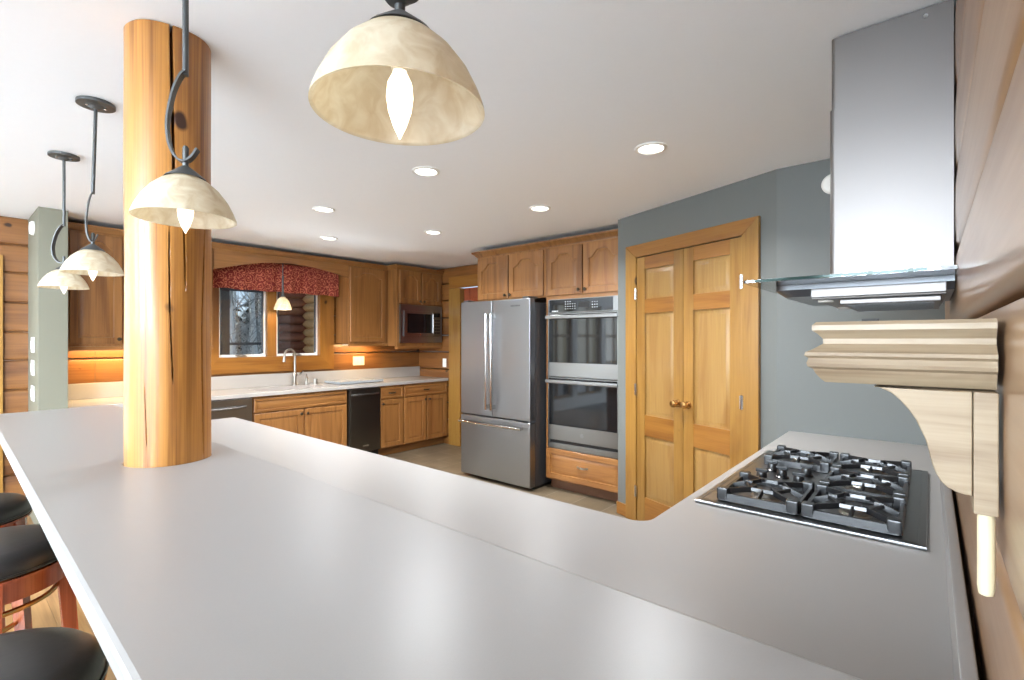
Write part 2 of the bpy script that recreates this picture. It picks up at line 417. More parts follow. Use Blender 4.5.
# window wall: logs with an opening for the kitchen window
WX0, WX1, WZ0, WZ1 = 1.93, 3.05, 1.25, 2.06
wb = MB()
for z0, z1 in zip(SEAM, SEAM[1:]):
    for a0, a1 in ((0.30, 0.93), (0.93, WX0 - 0.03), (WX0 - 0.03, WX1 + 0.03), (WX1 + 0.03, XS + 0.1)):
        if a0 == WX0 - 0.03 and not (z1 < WZ0 or z0 > WZ1):
            if z0 < WZ0 - 0.02 and z1 > WZ0: log_course(wb, 'X', a0, a1, YW, -1, z0, WZ0 - 0.02, logH)
            if z0 < WZ1 + 0.02 < z1: log_course(wb, 'X', a0, a1, YW, -1, WZ1 + 0.02, z1, logH)
            continue
        log_course(wb, 'X', a0 + 0.001, a1 - 0.001, YW, -1, z0, z1, logH)
S('wall_window', wb, 'varnished knotty pine log wall around the kitchen window', 'wall', 40)
# side log wall beyond the fridge with a passage opening
wb = MB()
for z0, z1 in zip(SEAM, SEAM[1:]):
    log_course(wb, 'Y', 4.96, YW + 0.02, XS, -1, z0, z1, logY)
    if z0 > 2.1: log_course(wb, 'Y', 1.9, 4.96, XS, -1, z0, z1, logY)
wb.box(XS + 0.03, XS + 0.12, 1.9, 3.76, 0, 2.2, greyM)
S('wall_side', wb, 'knotty pine log wall in the corner beside the fridge', 'wall', 40)
# passage door and casing
d = empty('door_2', (XS, 4.82, 0), -PI / 2, 'brown wooden doorway with pine casing left of the fridge', 'door', kind='structure')
m = MB(); m.box(-0.22, 0.0, -0.022, 0.0, 0.002, 2.14, pineV, 0.004); m.box(-0.22, 1.04, -0.022, 0.0, 2.141, 2.30, pineH, 0.004)
m.box(-0.14, 0.0, 0.001, 0.12, 0.002, 2.14, pineV)
m.build('casing', d)
m = MB(); m.box(0.002, 1.04, 0.055, 0.095, 0.005, 2.14, cherry, 0.003); m.box(0.12, 0.5, 0.045, 0.055, 1.2, 2.0, cherry, 0.01); m.box(0.12, 0.5, 0.045, 0.055, 0.2, 1.0, cherry, 0.01)
m.build('door_leaf', d, label='dark reddish brown door leaf')
m = MB(); m.lathe([(0.022, 0.055), (0.022, 0.048), (0.009, 0.045), (0.009, 0.02), (0.024, 0.01), (0.024, -0.005), (0.012, -0.012)], brass, (0.05, 0, 0.98), 20, 'Y'); m.build('door_knob', d)

# right log wall (the camera stands beside it)
wb = MB()
RS = [-0.02, 0.24, 0.47, 0.70, 0.93, 1.183, 1.486, 1.70, 1.93, 2.17, 2.44]
for z0, z1 in zip(RS, RS[1:]):
    log_course(wb, 'X', -1.4, 3.3, YR, 1, z0, z1, logS, groove=0.016, chin=0.016)
S('wall_right', wb, 'glossy varnished hewn log wall beside the hood and cooktop', 'wall', 40)
# painted walls: end wall, diagonal pantry wall, return
CX, CY = 3.685, 1.978
DL = math.hypot(CX - XE, CY - 0.685)
DANG = math.atan2(CY - 0.685, CX - XE)
S('wall_end', MB().box(XE, XE + 0.12, YR - 0.06, 0.685, 0, H, greyM), 'grey green painted wall at the end of the cooktop counter', 'wall', 0)
m = MB(); m.prism([(XE, 0.685), (CX, CY), (CX + 0.9, CY), (CX + 0.9, CY - 0.1), (CX + 0.05, CY - 0.1), (XE + 0.12, 0.685)], 'Z', 0, H, greyM)
S('wall_diagonal', m, 'grey green angled wall holding the double pantry door', 'wall', 0)
# partition stub on the far left
S('wall_partition', MB().box(0.50, 0.668, 5.09, YW - 0.002, 0, H, tanM, 0.003), 'narrow grey green partition end with light switches at far left', 'wall')
# outer shell of the room behind the camera, with tall window openings
def wall_with_holes(mb, axis, plane, th, a0, a1, z1, holes, m):
    cuts = sorted({a0, a1, *[h[0] for h in holes], *[h[1] for h in holes]})
    for p, q in zip(cuts, cuts[1:]):
        hs = [h for h in holes if h[0] <= p and h[1] >= q]
        spans = []
        z = 0
        for h in sorted(hs, key=lambda t: t[2]): spans.append((z, h[2])); z = h[3]
        spans.append((z, z1))
        for s0, s1 in spans:
            if s1 - s0 < 1e-4: continue
            if axis == 'X': mb.box(p, q, plane, plane + th, s0, s1, m)
            else: mb.box(plane, plane + th, p, q, s0, s1, m)
WH = [(-2.8, -1.2, 0.4, 3.6), (-0.3, 1.3, 0.4, 3.6), (2.2, 3.8, 0.4, 3.6), (4.1, 5.7, 0.4, 3.6)]
NH = [(-1.05, -0.05, 0.25, 2.2), (-2.25, -1.25, 0.25, 2.2), (-3.45, -2.45, 0.25, 2.2), (-4.8, -3.8, 0.25, 2.2)]
m = MB(); wall_with_holes(m, 'Y', XB - 0.15, 0.15, -4.6, 6.0, ZB, WH, offM)
S('wall_west', m, 'pale wall with tall windows in the room behind the bar', 'wall', 0)
m = MB(); wall_with_holes(m, 'X', YW, 0.15, XB, 0.30, ZB, NH, offM)
S('wall_north', m, 'pale wall with glass doors left of the partition', 'wall', 0)
m = MB(); wall_with_holes(m, 'X', -4.45, 0.15, XB, -1.4, ZB, [(-4.5, -0.5 - 0.9, 0.5, 3.1)], offM)
m.box(-1.4, -1.28, -4.45, YR - 0.13, 0, H, offM)
S('wall_south', m, 'pale wall with windows behind the camera', 'wall', 0)
n_ = 3
for h in WH:
    m = MB(); a0, a1, z0, z1 = h
    for t in (0, 0.32, 0.64, 1): m.box(XB - 0.1, XB - 0.04, a0 + (a1 - a0 - 0.05) * t, a0 + (a1 - a0 - 0.05) * t + 0.05, z0, z1, pineV)
    for t in (0, 0.25, 0.5, 0.75, 1): m.box(XB - 0.1, XB - 0.04, a0, a1, z0 + (z1 - z0 - 0.05) * t, z0 + (z1 - z0 - 0.05) * t + 0.05, pineV)
    m.build('window_%d' % n_, kind='structure', label='tall pine framed window in the room behind the bar', cat='window'); n_ += 1
for h in NH:
    m = MB(); a0, a1, z0, z1 = h
    for t in (0, 0.5, 1): m.box(a0 + (a1 - a0 - 0.05) * t, a0 + (a1 - a0 - 0.05) * t + 0.05, YW + 0.04, YW + 0.09, z0, z1, pineV)
    for t in (0, 0.33, 0.66, 1): m.box(a0, a1, YW + 0.04, YW + 0.09, z0 + (z1 - z0 - 0.05) * t, z0 + (z1 - z0 - 0.05) * t + 0.05, pineV)
    m.build('window_%d' % n_, kind='structure', label='pine framed glass door of the room left of the partition', cat='window'); n_ += 1
# log face over the wall left of the partition
wb = MB()
for z0, z1 in zip(SEAM, SEAM[1:]): log_course(wb, 'X', -0.0, 0.499, YW - 0.022, -1, z0, z1, logH, th=0.02)
S('wall_left', wb, 'stacked knotty log courses left of the grey partition', 'wall', 40)
m = MB(); m.box(0.05, 0.352, YW - 0.06, YW - 0.048, 0.03, 2.12, pineV, 0.003)
S('trim_1', m, 'pale pine door casing at the far left edge', 'trim')

# ---------------------------------------------------------------- kitchen window
win = empty('window_1', (0, YW, 0), 0, 'double casement kitchen window in wide pine casing above the sink', 'window', kind='structure')
m = MB()
cz0, cz1, cx0, cx1 = 1.08, 2.16, 1.80, 3.235
ix0, ix1, iz0, iz1 = 1.93, 3.05, 1.25, 2.06
def mitre(mb, o, i, y0, y1, mh, mv):
    (ox0, ox1, oz0, oz1), (jx0, jx1, jz0, jz1) = o, i
    for q, mm in (([(ox0, oz0), (ox1, oz0), (jx1, jz0), (jx0, jz0)], mh), ([(ox0, oz1), (jx0, jz1), (jx1, jz1), (ox1, oz1)], mh),
                  ([(ox0, oz0), (jx0, jz0), (jx0, jz1), (ox0, oz1)], mv), ([(ox1, oz0), (ox1, oz1), (jx1, jz1), (jx1, jz0)], mv)):
        mb.prism(q, 'Y', y0, y1, mm)
mitre(m, (cx0, cx1, cz0, cz1), (ix0, ix1, iz0, iz1), -0.03, -0.004, planeH, planeV)
m.box(ix0 - 0.015, ix0, -0.004, 0.10, iz0, iz1, planeV); m.box(ix1, ix1 + 0.015, -0.004, 0.10, iz0, iz1, planeV)
m.box(ix0 - 0.015, ix1 + 0.015, -0.004, 0.10, iz0 - 0.015, iz0, planeH); m.box(ix0 - 0.015, ix1 + 0.015, -0.004, 0.10, iz1, iz1 + 0.015, planeH)
m.box(2.43, 2.535, -0.012, 0.09, iz0, iz1, planeV, 0.003)
m.build('window_frame', win)
for a, b2 in ((1.932, 2.428), (2.537, 3.048)):
    m = MB()
    fr = 0.026
    mitre(m, (a, b2, iz0 + 0.002, iz1 - 0.002), (a + fr, b2 - fr, iz0 + fr + 0.002, iz1 - fr), 0.03, 0.065, plainm := MATS['white_plastic'], MATS['white_plastic'])
    s = m.build('sash', win)
    m = MB(); m.box(b2 - fr - 0.02, b2 - fr - 0.001, 0.02, 0.028, iz0 + 0.04, iz1 - 0.03, porchM); m.build('sash_seal', s)
    m = MB(); m.box(a + fr, b2 - fr, 0.045, 0.05, iz0 + fr + 0.002, iz1 - fr, paneM); m.build('glass_pane', s)
    m = MB(); xm = (a + b2) / 2 - 0.02
    m.box(xm - 0.05, xm + 0.05, -0.03, 0.0, iz0 + 0.001, iz0 + 0.018, nickel, 0.005)
    m.tube([(xm + 0.03, -0.03, iz0 + 0.02), (xm - 0.02, -0.045, iz0 + 0.03), (xm - 0.08, -0.05, iz0 + 0.018)], 0.006, nickel)
    m.build('window_crank', win)

# ---------------------------------------------------------------- cabinet helpers (local frame: x right, y into the wall, z up)
def side_loop(w_, h_, x0, z0, A=0.0, k=10, kt=28, y=0.0, ins=0.0):
    """rectangle (or arched top) loop; starts bottom-left, goes right"""
    pts = []
    xa, xb, za, zb = x0 + ins, x0 + w_ - ins, z0 + ins, z0 + h_ - ins
    for i in range(k): pts.append((xa + (xb - xa) * i / k, y, za))
    ztop = zb - A
    for i in range(k): pts.append((xb, y, za + (ztop - za) * i / k))
    for i in range(kt):
        t = i / kt; s = abs(1 - 2 * t)
        f = 0.0
        if A:
            q = max(0.0, min(1.0, (1 - s) / 0.62 - 0.16)); f = 0.5 - 0.5 * math.cos(PI * q)
            q2 = (1 - s); f = f * 0.9 + 0.1 * math.sin(PI / 2 * q2)
        pts.append((xb + (xa - xb) * t, y, ztop + A * f))
    for i in range(k): pts.append((xa, y, ztop + (za - ztop) * i / k))
    return pts
def door_mesh(x0, z0, w_, h_, arch=0.0, fw=0.055, mat=None, mh=None, y0=-0.021):
    m = MB(); mt = mat or oakV
    L = []
    L.append(side_loop(w_, h_, x0, z0, 0, y=y0 + 0.0205))
    L.append(side_loop(w_, h_, x0, z0, 0, y=y0 + 0.003))
    L.append(side_loop(w_, h_, x0, z0, 0, y=y0, ins=0.004))
    iw, ih = w_ - 2 * fw, h_ - 2 * fw
    L.append(side_loop(iw, ih, x0 + fw, z0 + fw, arch, y=y0))
    L.append(side_loop(iw, ih, x0 + fw, z0 + fw, arch, y=y0 + 0.011, ins=0.003))
    L.append(side_loop(iw, ih, x0 + fw, z0 + fw, arch, y=y0 + 0.012, ins=0.012))
    L.append(side_loop(iw, ih, x0 + fw, z0 + fw, arch, y=y0 + 0.002, ins=min(0.040, iw * 0.2)))
    m.loft(L, mt)
    return m
def knob(x, z, parent, mt=None, y=-0.021, name='knob', **kw):
    m = MB(); m.lathe([(0.006, y), (0.006, y - 0.012), (0.014, y - 0.018), (0.016, y - 0.024), (0.011, y - 0.03), (0.003, y - 0.032)], mt or pewter, (x, 0, z), 16, 'Y')
    return m.build(name, parent, **kw)
def pull(x, z, parent, wd=0.09, mt=None, y=-0.021):
    m = MB(); P = []
    for i in range(9):
        t = i / 8; P.append((x - wd / 2 + wd * t, y - 0.002 - 0.024 * math.sin(PI * t) ** 0.6, z))
    m.tube(P, [0.006 + 0.003 * math.sin(PI * i / 8) for i in range(9)], mt or pewter, 8)
    m.box(x - wd / 2 - 0.01, x - wd / 2 + 0.01, y - 0.004, y - 0.0005, z - 0.008, z + 0.008, mt or pewter, 0.002)
    m.box(x + wd / 2 - 0.01, x + wd / 2 + 0.01, y - 0.004, y - 0.0005, z - 0.008, z + 0.008, mt or pewter, 0.002)
    return m.build('drawer_pull', parent)
def drawer(x0, z0, w_, h_, parent, handle=True):
    m = door_mesh(x0, z0, w_, h_, 0, fw=0.022, mat=oakH)
    d = m.build('drawer', parent)
    if handle: pull(x0 + w_ / 2, z0 + h_ / 2, d)
    return d
G = 0.002
def base_cabinet(loc, rz, width, doors, drawers, label, group, depth=0.57, zt=0.872, knobs=True):
    t = empty('base_cabinet', loc, rz, label, 'cabinet', group)
    m = MB(); m.box(G, width - G, 0.0, depth, 0.105, zt, oakV); m.build('carcass', t)
    m = MB(); m.box(G, width - G, 0.07, depth, 0.002, 0.104, porchM if False else oakH); m.build('toe_kick', t)
    ztop = zt - 0.02
    if drawers:
        for (x0, x1, hd) in drawers: drawer(x0 + 0.012, ztop - 0.135, x1 - x0 - 0.024, 0.135, t, hd)
        ztop = ztop - 0.15
    for (x0, x1, kside) in doors:
        d = door_mesh(x0 + 0.012, 0.118, x1 - x0 - 0.024, ztop - 0.118).build('door', t)
        if kside: knob(x0 + 0.035 if kside < 0 else x1 - 0.035, ztop - 0.045, d)
    return t
def wall_cabinet(loc, rz, width, z0, z1, doors, label, group, depth=0.31, arch=0.06, kz=0.06):
    t = empty('wall_cabinet', loc, rz, label, 'cabinet', group)
    m = MB(); m.box(G, width - G, 0, depth, z0, z1, oakV); m.build('carcass', t)
    m = MB(); m.box(G, width - G, -0.012, 0.02, z0 - 0.035, z0 - 0.0005, oakH, 0.003); m.build('light_rail', t)
    for (x0, x1, kside) in doors:
        d = door_mesh(x0 + 0.012, z0 + 0.02, x1 - x0 - 0.024, z1 - z0 - 0.04, arch).build('door', t)
        if kside: knob(x0 + 0.035 if kside < 0 else x1 - 0.035, z0 + kz, d)
    return t

# ---------------------------------------------------------------- window wall run
YF = 5.10
GB = 'oak base cabinets under the window counter'
base_cabinet((2.028, YF, 0), 0, 1.038, [(0, 0.519, 1), (0.519, 1.038, -1)], [(0.0, 1.038, False)], 'wide oak sink cabinet with double doors and false drawer front', GB)
base_cabinet((3.497, YF, 0), 0, 0.357, [(0, 0.357, -1)], [(0, 0.357, True)], 'narrow oak base cabinet right of the dark compactor', GB)
base_cabinet((3.854, YF, 0), 0, 0.744, [(0, 0.372, 1), (0.372, 0.744, -1)], [(0, 0.744, True)], 'oak base cabinet with wide drawer at the corner by the log wall', GB)
base_cabinet((0.67, YF, 0), 0, 0.748, [(0, 0.374, 1), (0.374, 0.748, -1)], [(0, 0.748, True)], 'oak base cabinet left of the dishwasher behind the bar', GB)
# dishwasher
t = empty('dishwasher', (1.42, YF, 0), 0, 'stainless steel dishwasher with curved bar handle under the window counter', 'dishwasher')
m = MB(); m.box(0.004, 0.60, 0.01, 0.56, 0.11, 0.868, blackplastic); m.build('tub', t)
m = MB(); m.box(0.004, 0.60, -0.03, 0.008, 0.12, 0.868, steelH, 0.004); m.build('door', t)
m = MB(); P = [(0.06 + 0.48 * i / 12, -0.035 - 0.035 * math.sin(PI * i / 12) ** 0.5, 0.79) for i in range(13)]
m.tube(P, 0.011, steelH, 10); m.build('handle', t)
m = MB(); m.box(0.004, 0.60, 0.06, 0.1, 0.003, 0.105, blackplastic); m.build('toe_kick', t)
# trash compactor
t = empty('trash_compactor', (3.07, YF, 0), 0, 'narrow dark steel trash compactor between the oak base cabinets', 'appliance')
m = MB(); m.box(0.004, 0.424, 0.01, 0.56, 0.02, 0.868, blackplastic); m.build('cabinet_body', t)
m = MB(); m.box(0.020, 0.424, -0.03, 0.008, 0.12, 0.868, darksteel, 0.004); fr_ = m.build('front_panel', t)
m = MB(); m.box(0.004, 0.018, -0.024, 0.008, 0.12, 0.868, steelH, 0.002); m.build('side_trim', t, label='bright steel strip')
m = MB(); P = [(0.04 + 0.36 * i / 12, -0.033 - 0.028 * math.sin(PI * i / 12) ** 0.5, 0.80) for i in range(13)]
m.tube(P, 0.011, steelH, 10); m.build('handle', t)
m = MB(); m.box(0.19, 0.26, -0.0312, -0.0301, 0.185, 0.2, chrome); m.build('badge', fr_)
m = MB(); m.box(0.004, 0.424, 0.04, 0.08, 0.003, 0.02, blackplastic); m.build('toe_kick', t)

# boolean helper for worktops
def cut(o, cutters):
    for c_ in cutters:
        md = o.modifiers.new('b', 'BOOLEAN'); md.operation = 'DIFFERENCE'; md.object = c_; md.solver = 'EXACT'
    dg = bpy.context.evaluated_depsgraph_get()
    me = bpy.data.meshes.new_from_object(o.evaluated_get(dg))
    o.modifiers.clear(); o.data = me
    if me.attributes.get('custom_normal'): me.attributes.remove(me.attributes['custom_normal'])
    crisp(o)
    for c_ in cutters: bpy.data.objects.remove(c_)
# window counter
m = MB(); m.prism([(0.67, YF - 0.035), (XS - 0.004, YF - 0.035), (XS - 0.004, YW - 0.006), (0.67, YW - 0.006)], 'Z', 0.876, 0.914, wcounterM, 0.004)
wc = m.build('worktop', label='long white worktop under the window holding the sink', cat='worktop')
ck = MB().box(2.16, 2.90, 5.18, 5.56, 0.8, 1.0, wcounterM, 0.04).build('cutter')
cut(wc, [ck])
m = MB(); m.box(0.67, XS - 0.004, YW - 0.028, YW - 0.007, 0.9145, 1.055, wcounterM, 0.003); m.build('backsplash', wc)
m = MB(); m.box(XS - 0.026, XS - 0.008, 5.55, YW - 0.03, 0.9145, 1.055, wcounterM, 0.003)
# sink
t = empty('kitchen_sink', (2.53, 5.37, 0.70), 0, 'white undermount double sink set in the window worktop', 'sink')
def basin(x0, x1):
    m = MB(); L = []
    for (ins, z) in ((-0.012, 0.174), (-0.012, 0.0), (0.03, -0.012), (0.045, 0.0), (0.012, 0.02), (0, 0.05), (0, 0.174)):
        a, b, c2, d2 = x0 + ins, x1 - ins, -0.19 + ins, 0.19 - ins
        r = 0.03; pts = []
        for (cx, cy, a0) in ((b - r, d2 - r, 0), (a + r, d2 - r, PI / 2), (a + r, c2 + r, PI), (b - r, c2 + r, 1.5 * PI)):
            for i in range(5): pts.append((cx + r * math.cos(a0 + i * PI / 8), cy + r * math.sin(a0 + i * PI / 8), z))
        L.append(pts)
    m.loft(L[:3], wcounterM, False, True); m.loft(L[3:], wcounterM, True, False); m.loft([L[0], L[-1]], wcounterM, False, False)
    return m
basin(-0.37, 0.05).build('basin', t); basin(0.08, 0.37).build('basin', t)
# faucet, dispensers
t = empty('kitchen_faucet', (2.70, 5.60, 0.9145), 0, 'brushed nickel gooseneck faucet behind the sink', 'faucet')
m = MB(); m.lathe([(0.03, 0), (0.03, 0.008), (0.022, 0.02), (0.022, 0.10), (0.026, 0.105), (0.024, 0.14), (0.014, 0.155)], nickel, seg=20); m.build('faucet_base', t)
m = MB(); P = [(0, 0, 0.15), (0, 0, 0.335)]
for i in range(1, 13):
    a = PI * i / 12; P.append((-0.075 * 0.95 * (1 - math.cos(a)), -0.075 * 0.3 * (1 - math.cos(a)), 0.335 + 0.075 * math.sin(a) * 1.1))
P.append((-0.146, -0.046, 0.275)); m.tube(P, [0.0125] * 13 + [0.013, 0.017], nickel, 12); m.build('spout', t)
m = MB(); m.tube([(0.02, 0, 0.115), (0.06, -0.01, 0.125), (0.09, -0.015, 0.16)], [0.009, 0.008, 0.006], nickel, 8); m.build('lever', t)
m = MB(); m.lathe([(0.02, 0), (0.02, 0.006), (0.014, 0.02), (0.014, 0.05), (0.018, 0.055), (0.018, 0.08), (0.008, 0.09), (0.008, 0.115)], nickel, seg=16)
m.tube([(0, 0, 0.11), (-0.02, -0.03, 0.115), (-0.03, -0.06, 0.105)], 0.006, nickel, 8)
m.build('soap_dispenser', label='small white and nickel soap dispenser right of the faucet', cat='soap dispenser', loc=(2.84, 5.60, 0.9145))
m = MB(); m.lathe([(0.024, 0), (0.024, 0.05), (0.02, 0.058), (0.005, 0.06)], nickel, seg=16)
m.build('sink_air_gap', label='short cylindrical nickel cap right of the soap dispenser', cat='air gap', loc=(2.95, 5.60, 0.9145))
t = empty('drying_board', (3.05, 5.22, 0.915), 0, 'flat grey speckled board lying on the worktop right of the sink', 'board')
m = MB(); m.box(0.0, 0.60, 0, 0.36, 0.006, 0.032, slabM, 0.005); m.build('board', t)
for q in ((0.04, 0.04), (0.56, 0.04), (0.04, 0.32), (0.56, 0.32)):
    m = MB(); m.lathe([(0.012, 0), (0.014, 0.006)], blackplastic, (q[0], q[1], 0), 12); m.build('foot', t)
m = MB(); m.box(0.60, 0.635, 0.12, 0.22, 0.012, 0.026, chrome, 0.004); m.build('handle', t)

# wall cabinets on the window wall
YU = 5.39
GU = 'oak wall cabinets on the window wall'
wall_cabinet((0.672, YU, 0), 0, 0.398, 1.385, 2.35, [(0.03, 0.398, 1)], 'arched oak wall cabinet between the grey partition and the log post', GU)
wall_cabinet((1.07, YU, 0), 0, 0.71, 1.385, 2.35, [(0, 0.355, 1), (0.355, 0.71, -1)], 'double oak wall cabinet hidden behind the log post', GU)
wall_cabinet((3.265, YU, 0), 0, 0.567, 1.395, 2.35, [(0.0, 0.53, 0)], 'tall single door oak wall cabinet right of the window', GU)
# microwave cabinet
t = empty('wall_cabinet', (3.833, 5.20, 0), 0, 'deeper oak wall cabinet framing the microwave in the corner', 'cabinet', GU)
m = MB(); W_ = 0.763
m.box(0, 0.045, 0, 0.50, 1.36, 2.36, oakV); m.box(W_ - 0.03, W_, 0, 0.50, 1.36, 2.36, oakV); m.box(0.045, W_ - 0.03, 0, 0.50, 1.905, 2.36, oakV); m.box(0.045, W_ - 0.03, 0, 0.50, 1.36, 1.40, oakV)
m.build('carcass', t)
m = MB(); m.box(-0.004, W_, -0.012, 0.04, 1.325, 1.3595, oakH, 0.003); m.build('light_rail', t)
for x0, x1, ks in ((0.03, 0.385, 1), (0.385, 0.74, -1)):
    d = door_mesh(x0 + 0.008, 1.915, x1 - x0 - 0.016, 0.425, 0.055).build('door', t); knob(x1 - 0.035 if ks > 0 else x0 + 0.035, 1.95, d)
t = empty('microwave_oven', (3.88, 5.19, 1.40), 0, 'built-in stainless steel microwave under the corner wall cabinet', 'microwave')
m = MB(); m.box(0.003, 0.68, 0.03, 0.45, 0.003, 0.50, blackplastic); m.build('housing', t)
m = MB(); mitre(m, (-0.01, 0.69, 0.002, 0.50), (0.035, 0.655, 0.085, 0.42), -0.02, 0.008, steelH, steelH); m.build('trim_frame', t)
m = MB(); mitre(m, (0.037, 0.52, 0.087, 0.418), (0.085, 0.49, 0.13, 0.385), -0.035, 0.0, steelH, steelH); dr = m.build('door', t)
m = MB(); m.box(0.085, 0.49, -0.025, -0.005, 0.13, 0.385, blackglass); m.build('window', dr)
m = MB(); m.tube([(0.505, -0.05, 0.13), (0.505, -0.05, 0.38)], 0.009, steelH); m.box(0.5, 0.51, -0.05, -0.034, 0.14, 0.155, steelH); m.box(0.5, 0.51, -0.05, -0.034, 0.355, 0.37, steelH); m.build('handle', dr)
m = MB(); m.lathe([(0.014, -0.0352), (0.014, -0.037)], chrome, (0.3, 0, 0.108), 16, 'Y'); m.build('badge', dr)
m = MB(); m.box(0.524, 0.652, -0.033, 0.0, 0.087, 0.418, darksteel, 0.002); m.box(0.535, 0.642, -0.0345, -0.0331, 0.35, 0.40, blackglass)
for r in range(5):
    for c_ in range(3): m.box(0.545 + c_ * 0.033, 0.568 + c_ * 0.033, -0.0345, -0.0331, 0.12 + r * 0.042, 0.145 + r * 0.042, blackplastic)
m.build('control_panel', t)

# valance board over the sink with arch
m = MB(); pts = [(1.782, 2.35)]
AP = [(1.782, 2.14), (1.886, 2.166), (2.027, 2.207), (2.275, 2.262), (2.543, 2.286), (2.833, 2.272), (3.05, 2.24), (3.148, 2.218), (3.262, 2.19)]
NA = 32
for i in range(NA + 1):
    x = 1.782 + 1.48 * i / NA
    for p0, p1 in zip(AP, AP[1:]):
        if p0[0] <= x <= p1[0] + 1e-6:
            u_ = (x - p0[0]) / (p1[0] - p0[0]); pts.append((x, p0[1] + (p1[1] - p0[1]) * u_)); break
pts.append((3.262, 2.35))
m.prism(pts, 'Y', YU, YU + 0.02, oakH)
v_ = m.build('valance_board', label='arched oak valance board bridging the cabinets above the window', cat='valance board')
m = MB(); m.box(1.785, 3.26, YU + 0.021, 5.69, 2.3485, 2.362, oakH); m.build('top_board', v_)
# red fabric valance
m = MB(); mi = m.mi(damaskM); rows = []
for z in (1.98, 1.985, 2.0, 2.1, 2.25, 2.30):
    row = []
    for i in range(91):
        x = 1.80 + (3.25 - 1.80) * i / 90
        wv = 0.006 * math.sin(x * 23) + 0.003 * math.sin(x * 61)
        row.append((x, 5.60 + wv * (1.5 if z < 2.1 else 0.7), z + (0.006 * math.sin(x * 23) if z < 2.0 else 0)))
    rows.append(row)
back = [[(p[0], p[1] + 0.012, p[2]) for p in r] for r in rows]
loops = []
for i in range(91):
    loops.append([r[i] for r in rows] + [r[i] for r in reversed(back)])
m.loft(loops, damaskM)
m.build('window_valance', label='red patterned fabric valance hanging across the top of the window', cat='valance')

# crown mouldings
def crown(path, z, m_, name, label, out=0.045, hh=0.055):
    """path: list of xy; outward is to the right of travel"""
    P = [Vector(p) for p in path]; n = len(P)
    nrm = []
    for i in range(n):
        e1 = (P[i] - P[i - 1]).normalized() if i > 0 else (P[1] - P[0]).normalized()
        e2 = (P[i + 1] - P[i]).normalized() if i < n - 1 else e1
        n1 = Vector((e1.y, -e1.x)); n2 = Vector((e2.y, -e2.x)); k_ = n1 + n2
        nrm.append(k_ / max(0.2, k_.dot(n1)))
    prof = [(0, 0), (0.006, 0), (0.008, 0.008), (0.016, 0.012), (0.03, 0.03), (out - 0.006, 0.04), (out, 0.044), (out, hh), (0, hh)]
    mb = MB(); loops = []
    for p, q in zip(P, nrm): loops.append([(p.x + q.x * a, p.y + q.y * a, z + b) for a, b in prof])
    mb.loft(loops, m_)
    return mb.build(name, label=label, cat='moulding')
crown([(0.672, YU - 0.001), (3.832, YU - 0.001), (3.832, 5.199), (4.597, 5.199)], 2.345, oakH, 'crown_moulding', 'dark oak crown moulding along the window wall cabinets')

# under cabinet lights
for i, (x0, x1) in enumerate(((0.75, 1.6), (3.3, 3.8))):
    m = MB(); m.box(x0, x1, 5.55, 5.59, 1.372, 1.384, whiteP, 0.002)
    o = m.build('under_cabinet_light', label=('slim light bar under the cabinet left of the log post', 'slim light bar under the tall cabinet right of the window')[i], cat='light', group='under cabinet light bars')
    a = area_light('under_cabinet_glow', ((x0 + x1) / 2, 5.57, 1.370), (0, 0.25, -1), x1 - x0 - 0.05, 0.03, 9 if i == 0 else 4, (1, 0.70, 0.34)); a.parent = o

def plate(name, loc, rz, w_, h_, n, m_, label, cat='switch', rock=True, group=None):
    t = empty(name, loc, rz, label, cat, group)
    m = MB(); m.box(-w_ / 2, w_ / 2, -0.006, -0.0005, -h_ / 2, h_ / 2, m_, 0.002); m.build('cover_plate', t)
    for i in range(n):
        x = -w_ / 2 + w_ * (i + 0.5) / n
        m = MB(); m.box(x - 0.015, x + 0.015, -0.010, -0.0062, -0.03, 0.03, m_, 0.002); m.build('rocker', t)
    return t
plate('switch_plate', (3.60, YW - 0.002, 1.165), 0, 0.165, 0.115, 3, almondP, 'almond three gang switch plate on the pine backsplash')
plate('switch_plate', (XS - 0.002, 5.145, 1.12), -PI / 2, 0.075, 0.12, 1, whiteP, 'single white switch plate on the log wall above the counter end')
for z, nm in ((1.40, 'top'), (1.22, 'middle'), (1.02, 'bottom')):
    plate('switch_plate', (0.4985, 5.36, z), -PI / 2, 0.16, 0.12, 3, whiteP, '%s white switch plate on the edge of the grey partition' % nm, group='switch plates on the partition')
for loc, rz, nm in (((0.499, 5.33, 2.31), -PI / 2, 'round white alarm near the top of the grey partition'), ((XE - 0.001, 0.405, 2.295), -PI / 2, 'round white alarm on the grey wall beside the hood chimney')):
    m = MB(); m.lathe([(0.055, 0), (0.055, -0.012), (0.045, -0.024), (0.02, -0.028)], whiteP, seg=32, axis='Y'); m.build('smoke_alarm', label=nm, cat='alarm', loc=loc, rz=rz)
plate('outlet_plate', (XE - 0.001, 0.24, 1.49), -PI / 2, 0.075, 0.12, 2, blackplastic, 'black outlet on the grey wall, its top peeking over the shelf', 'outlet')

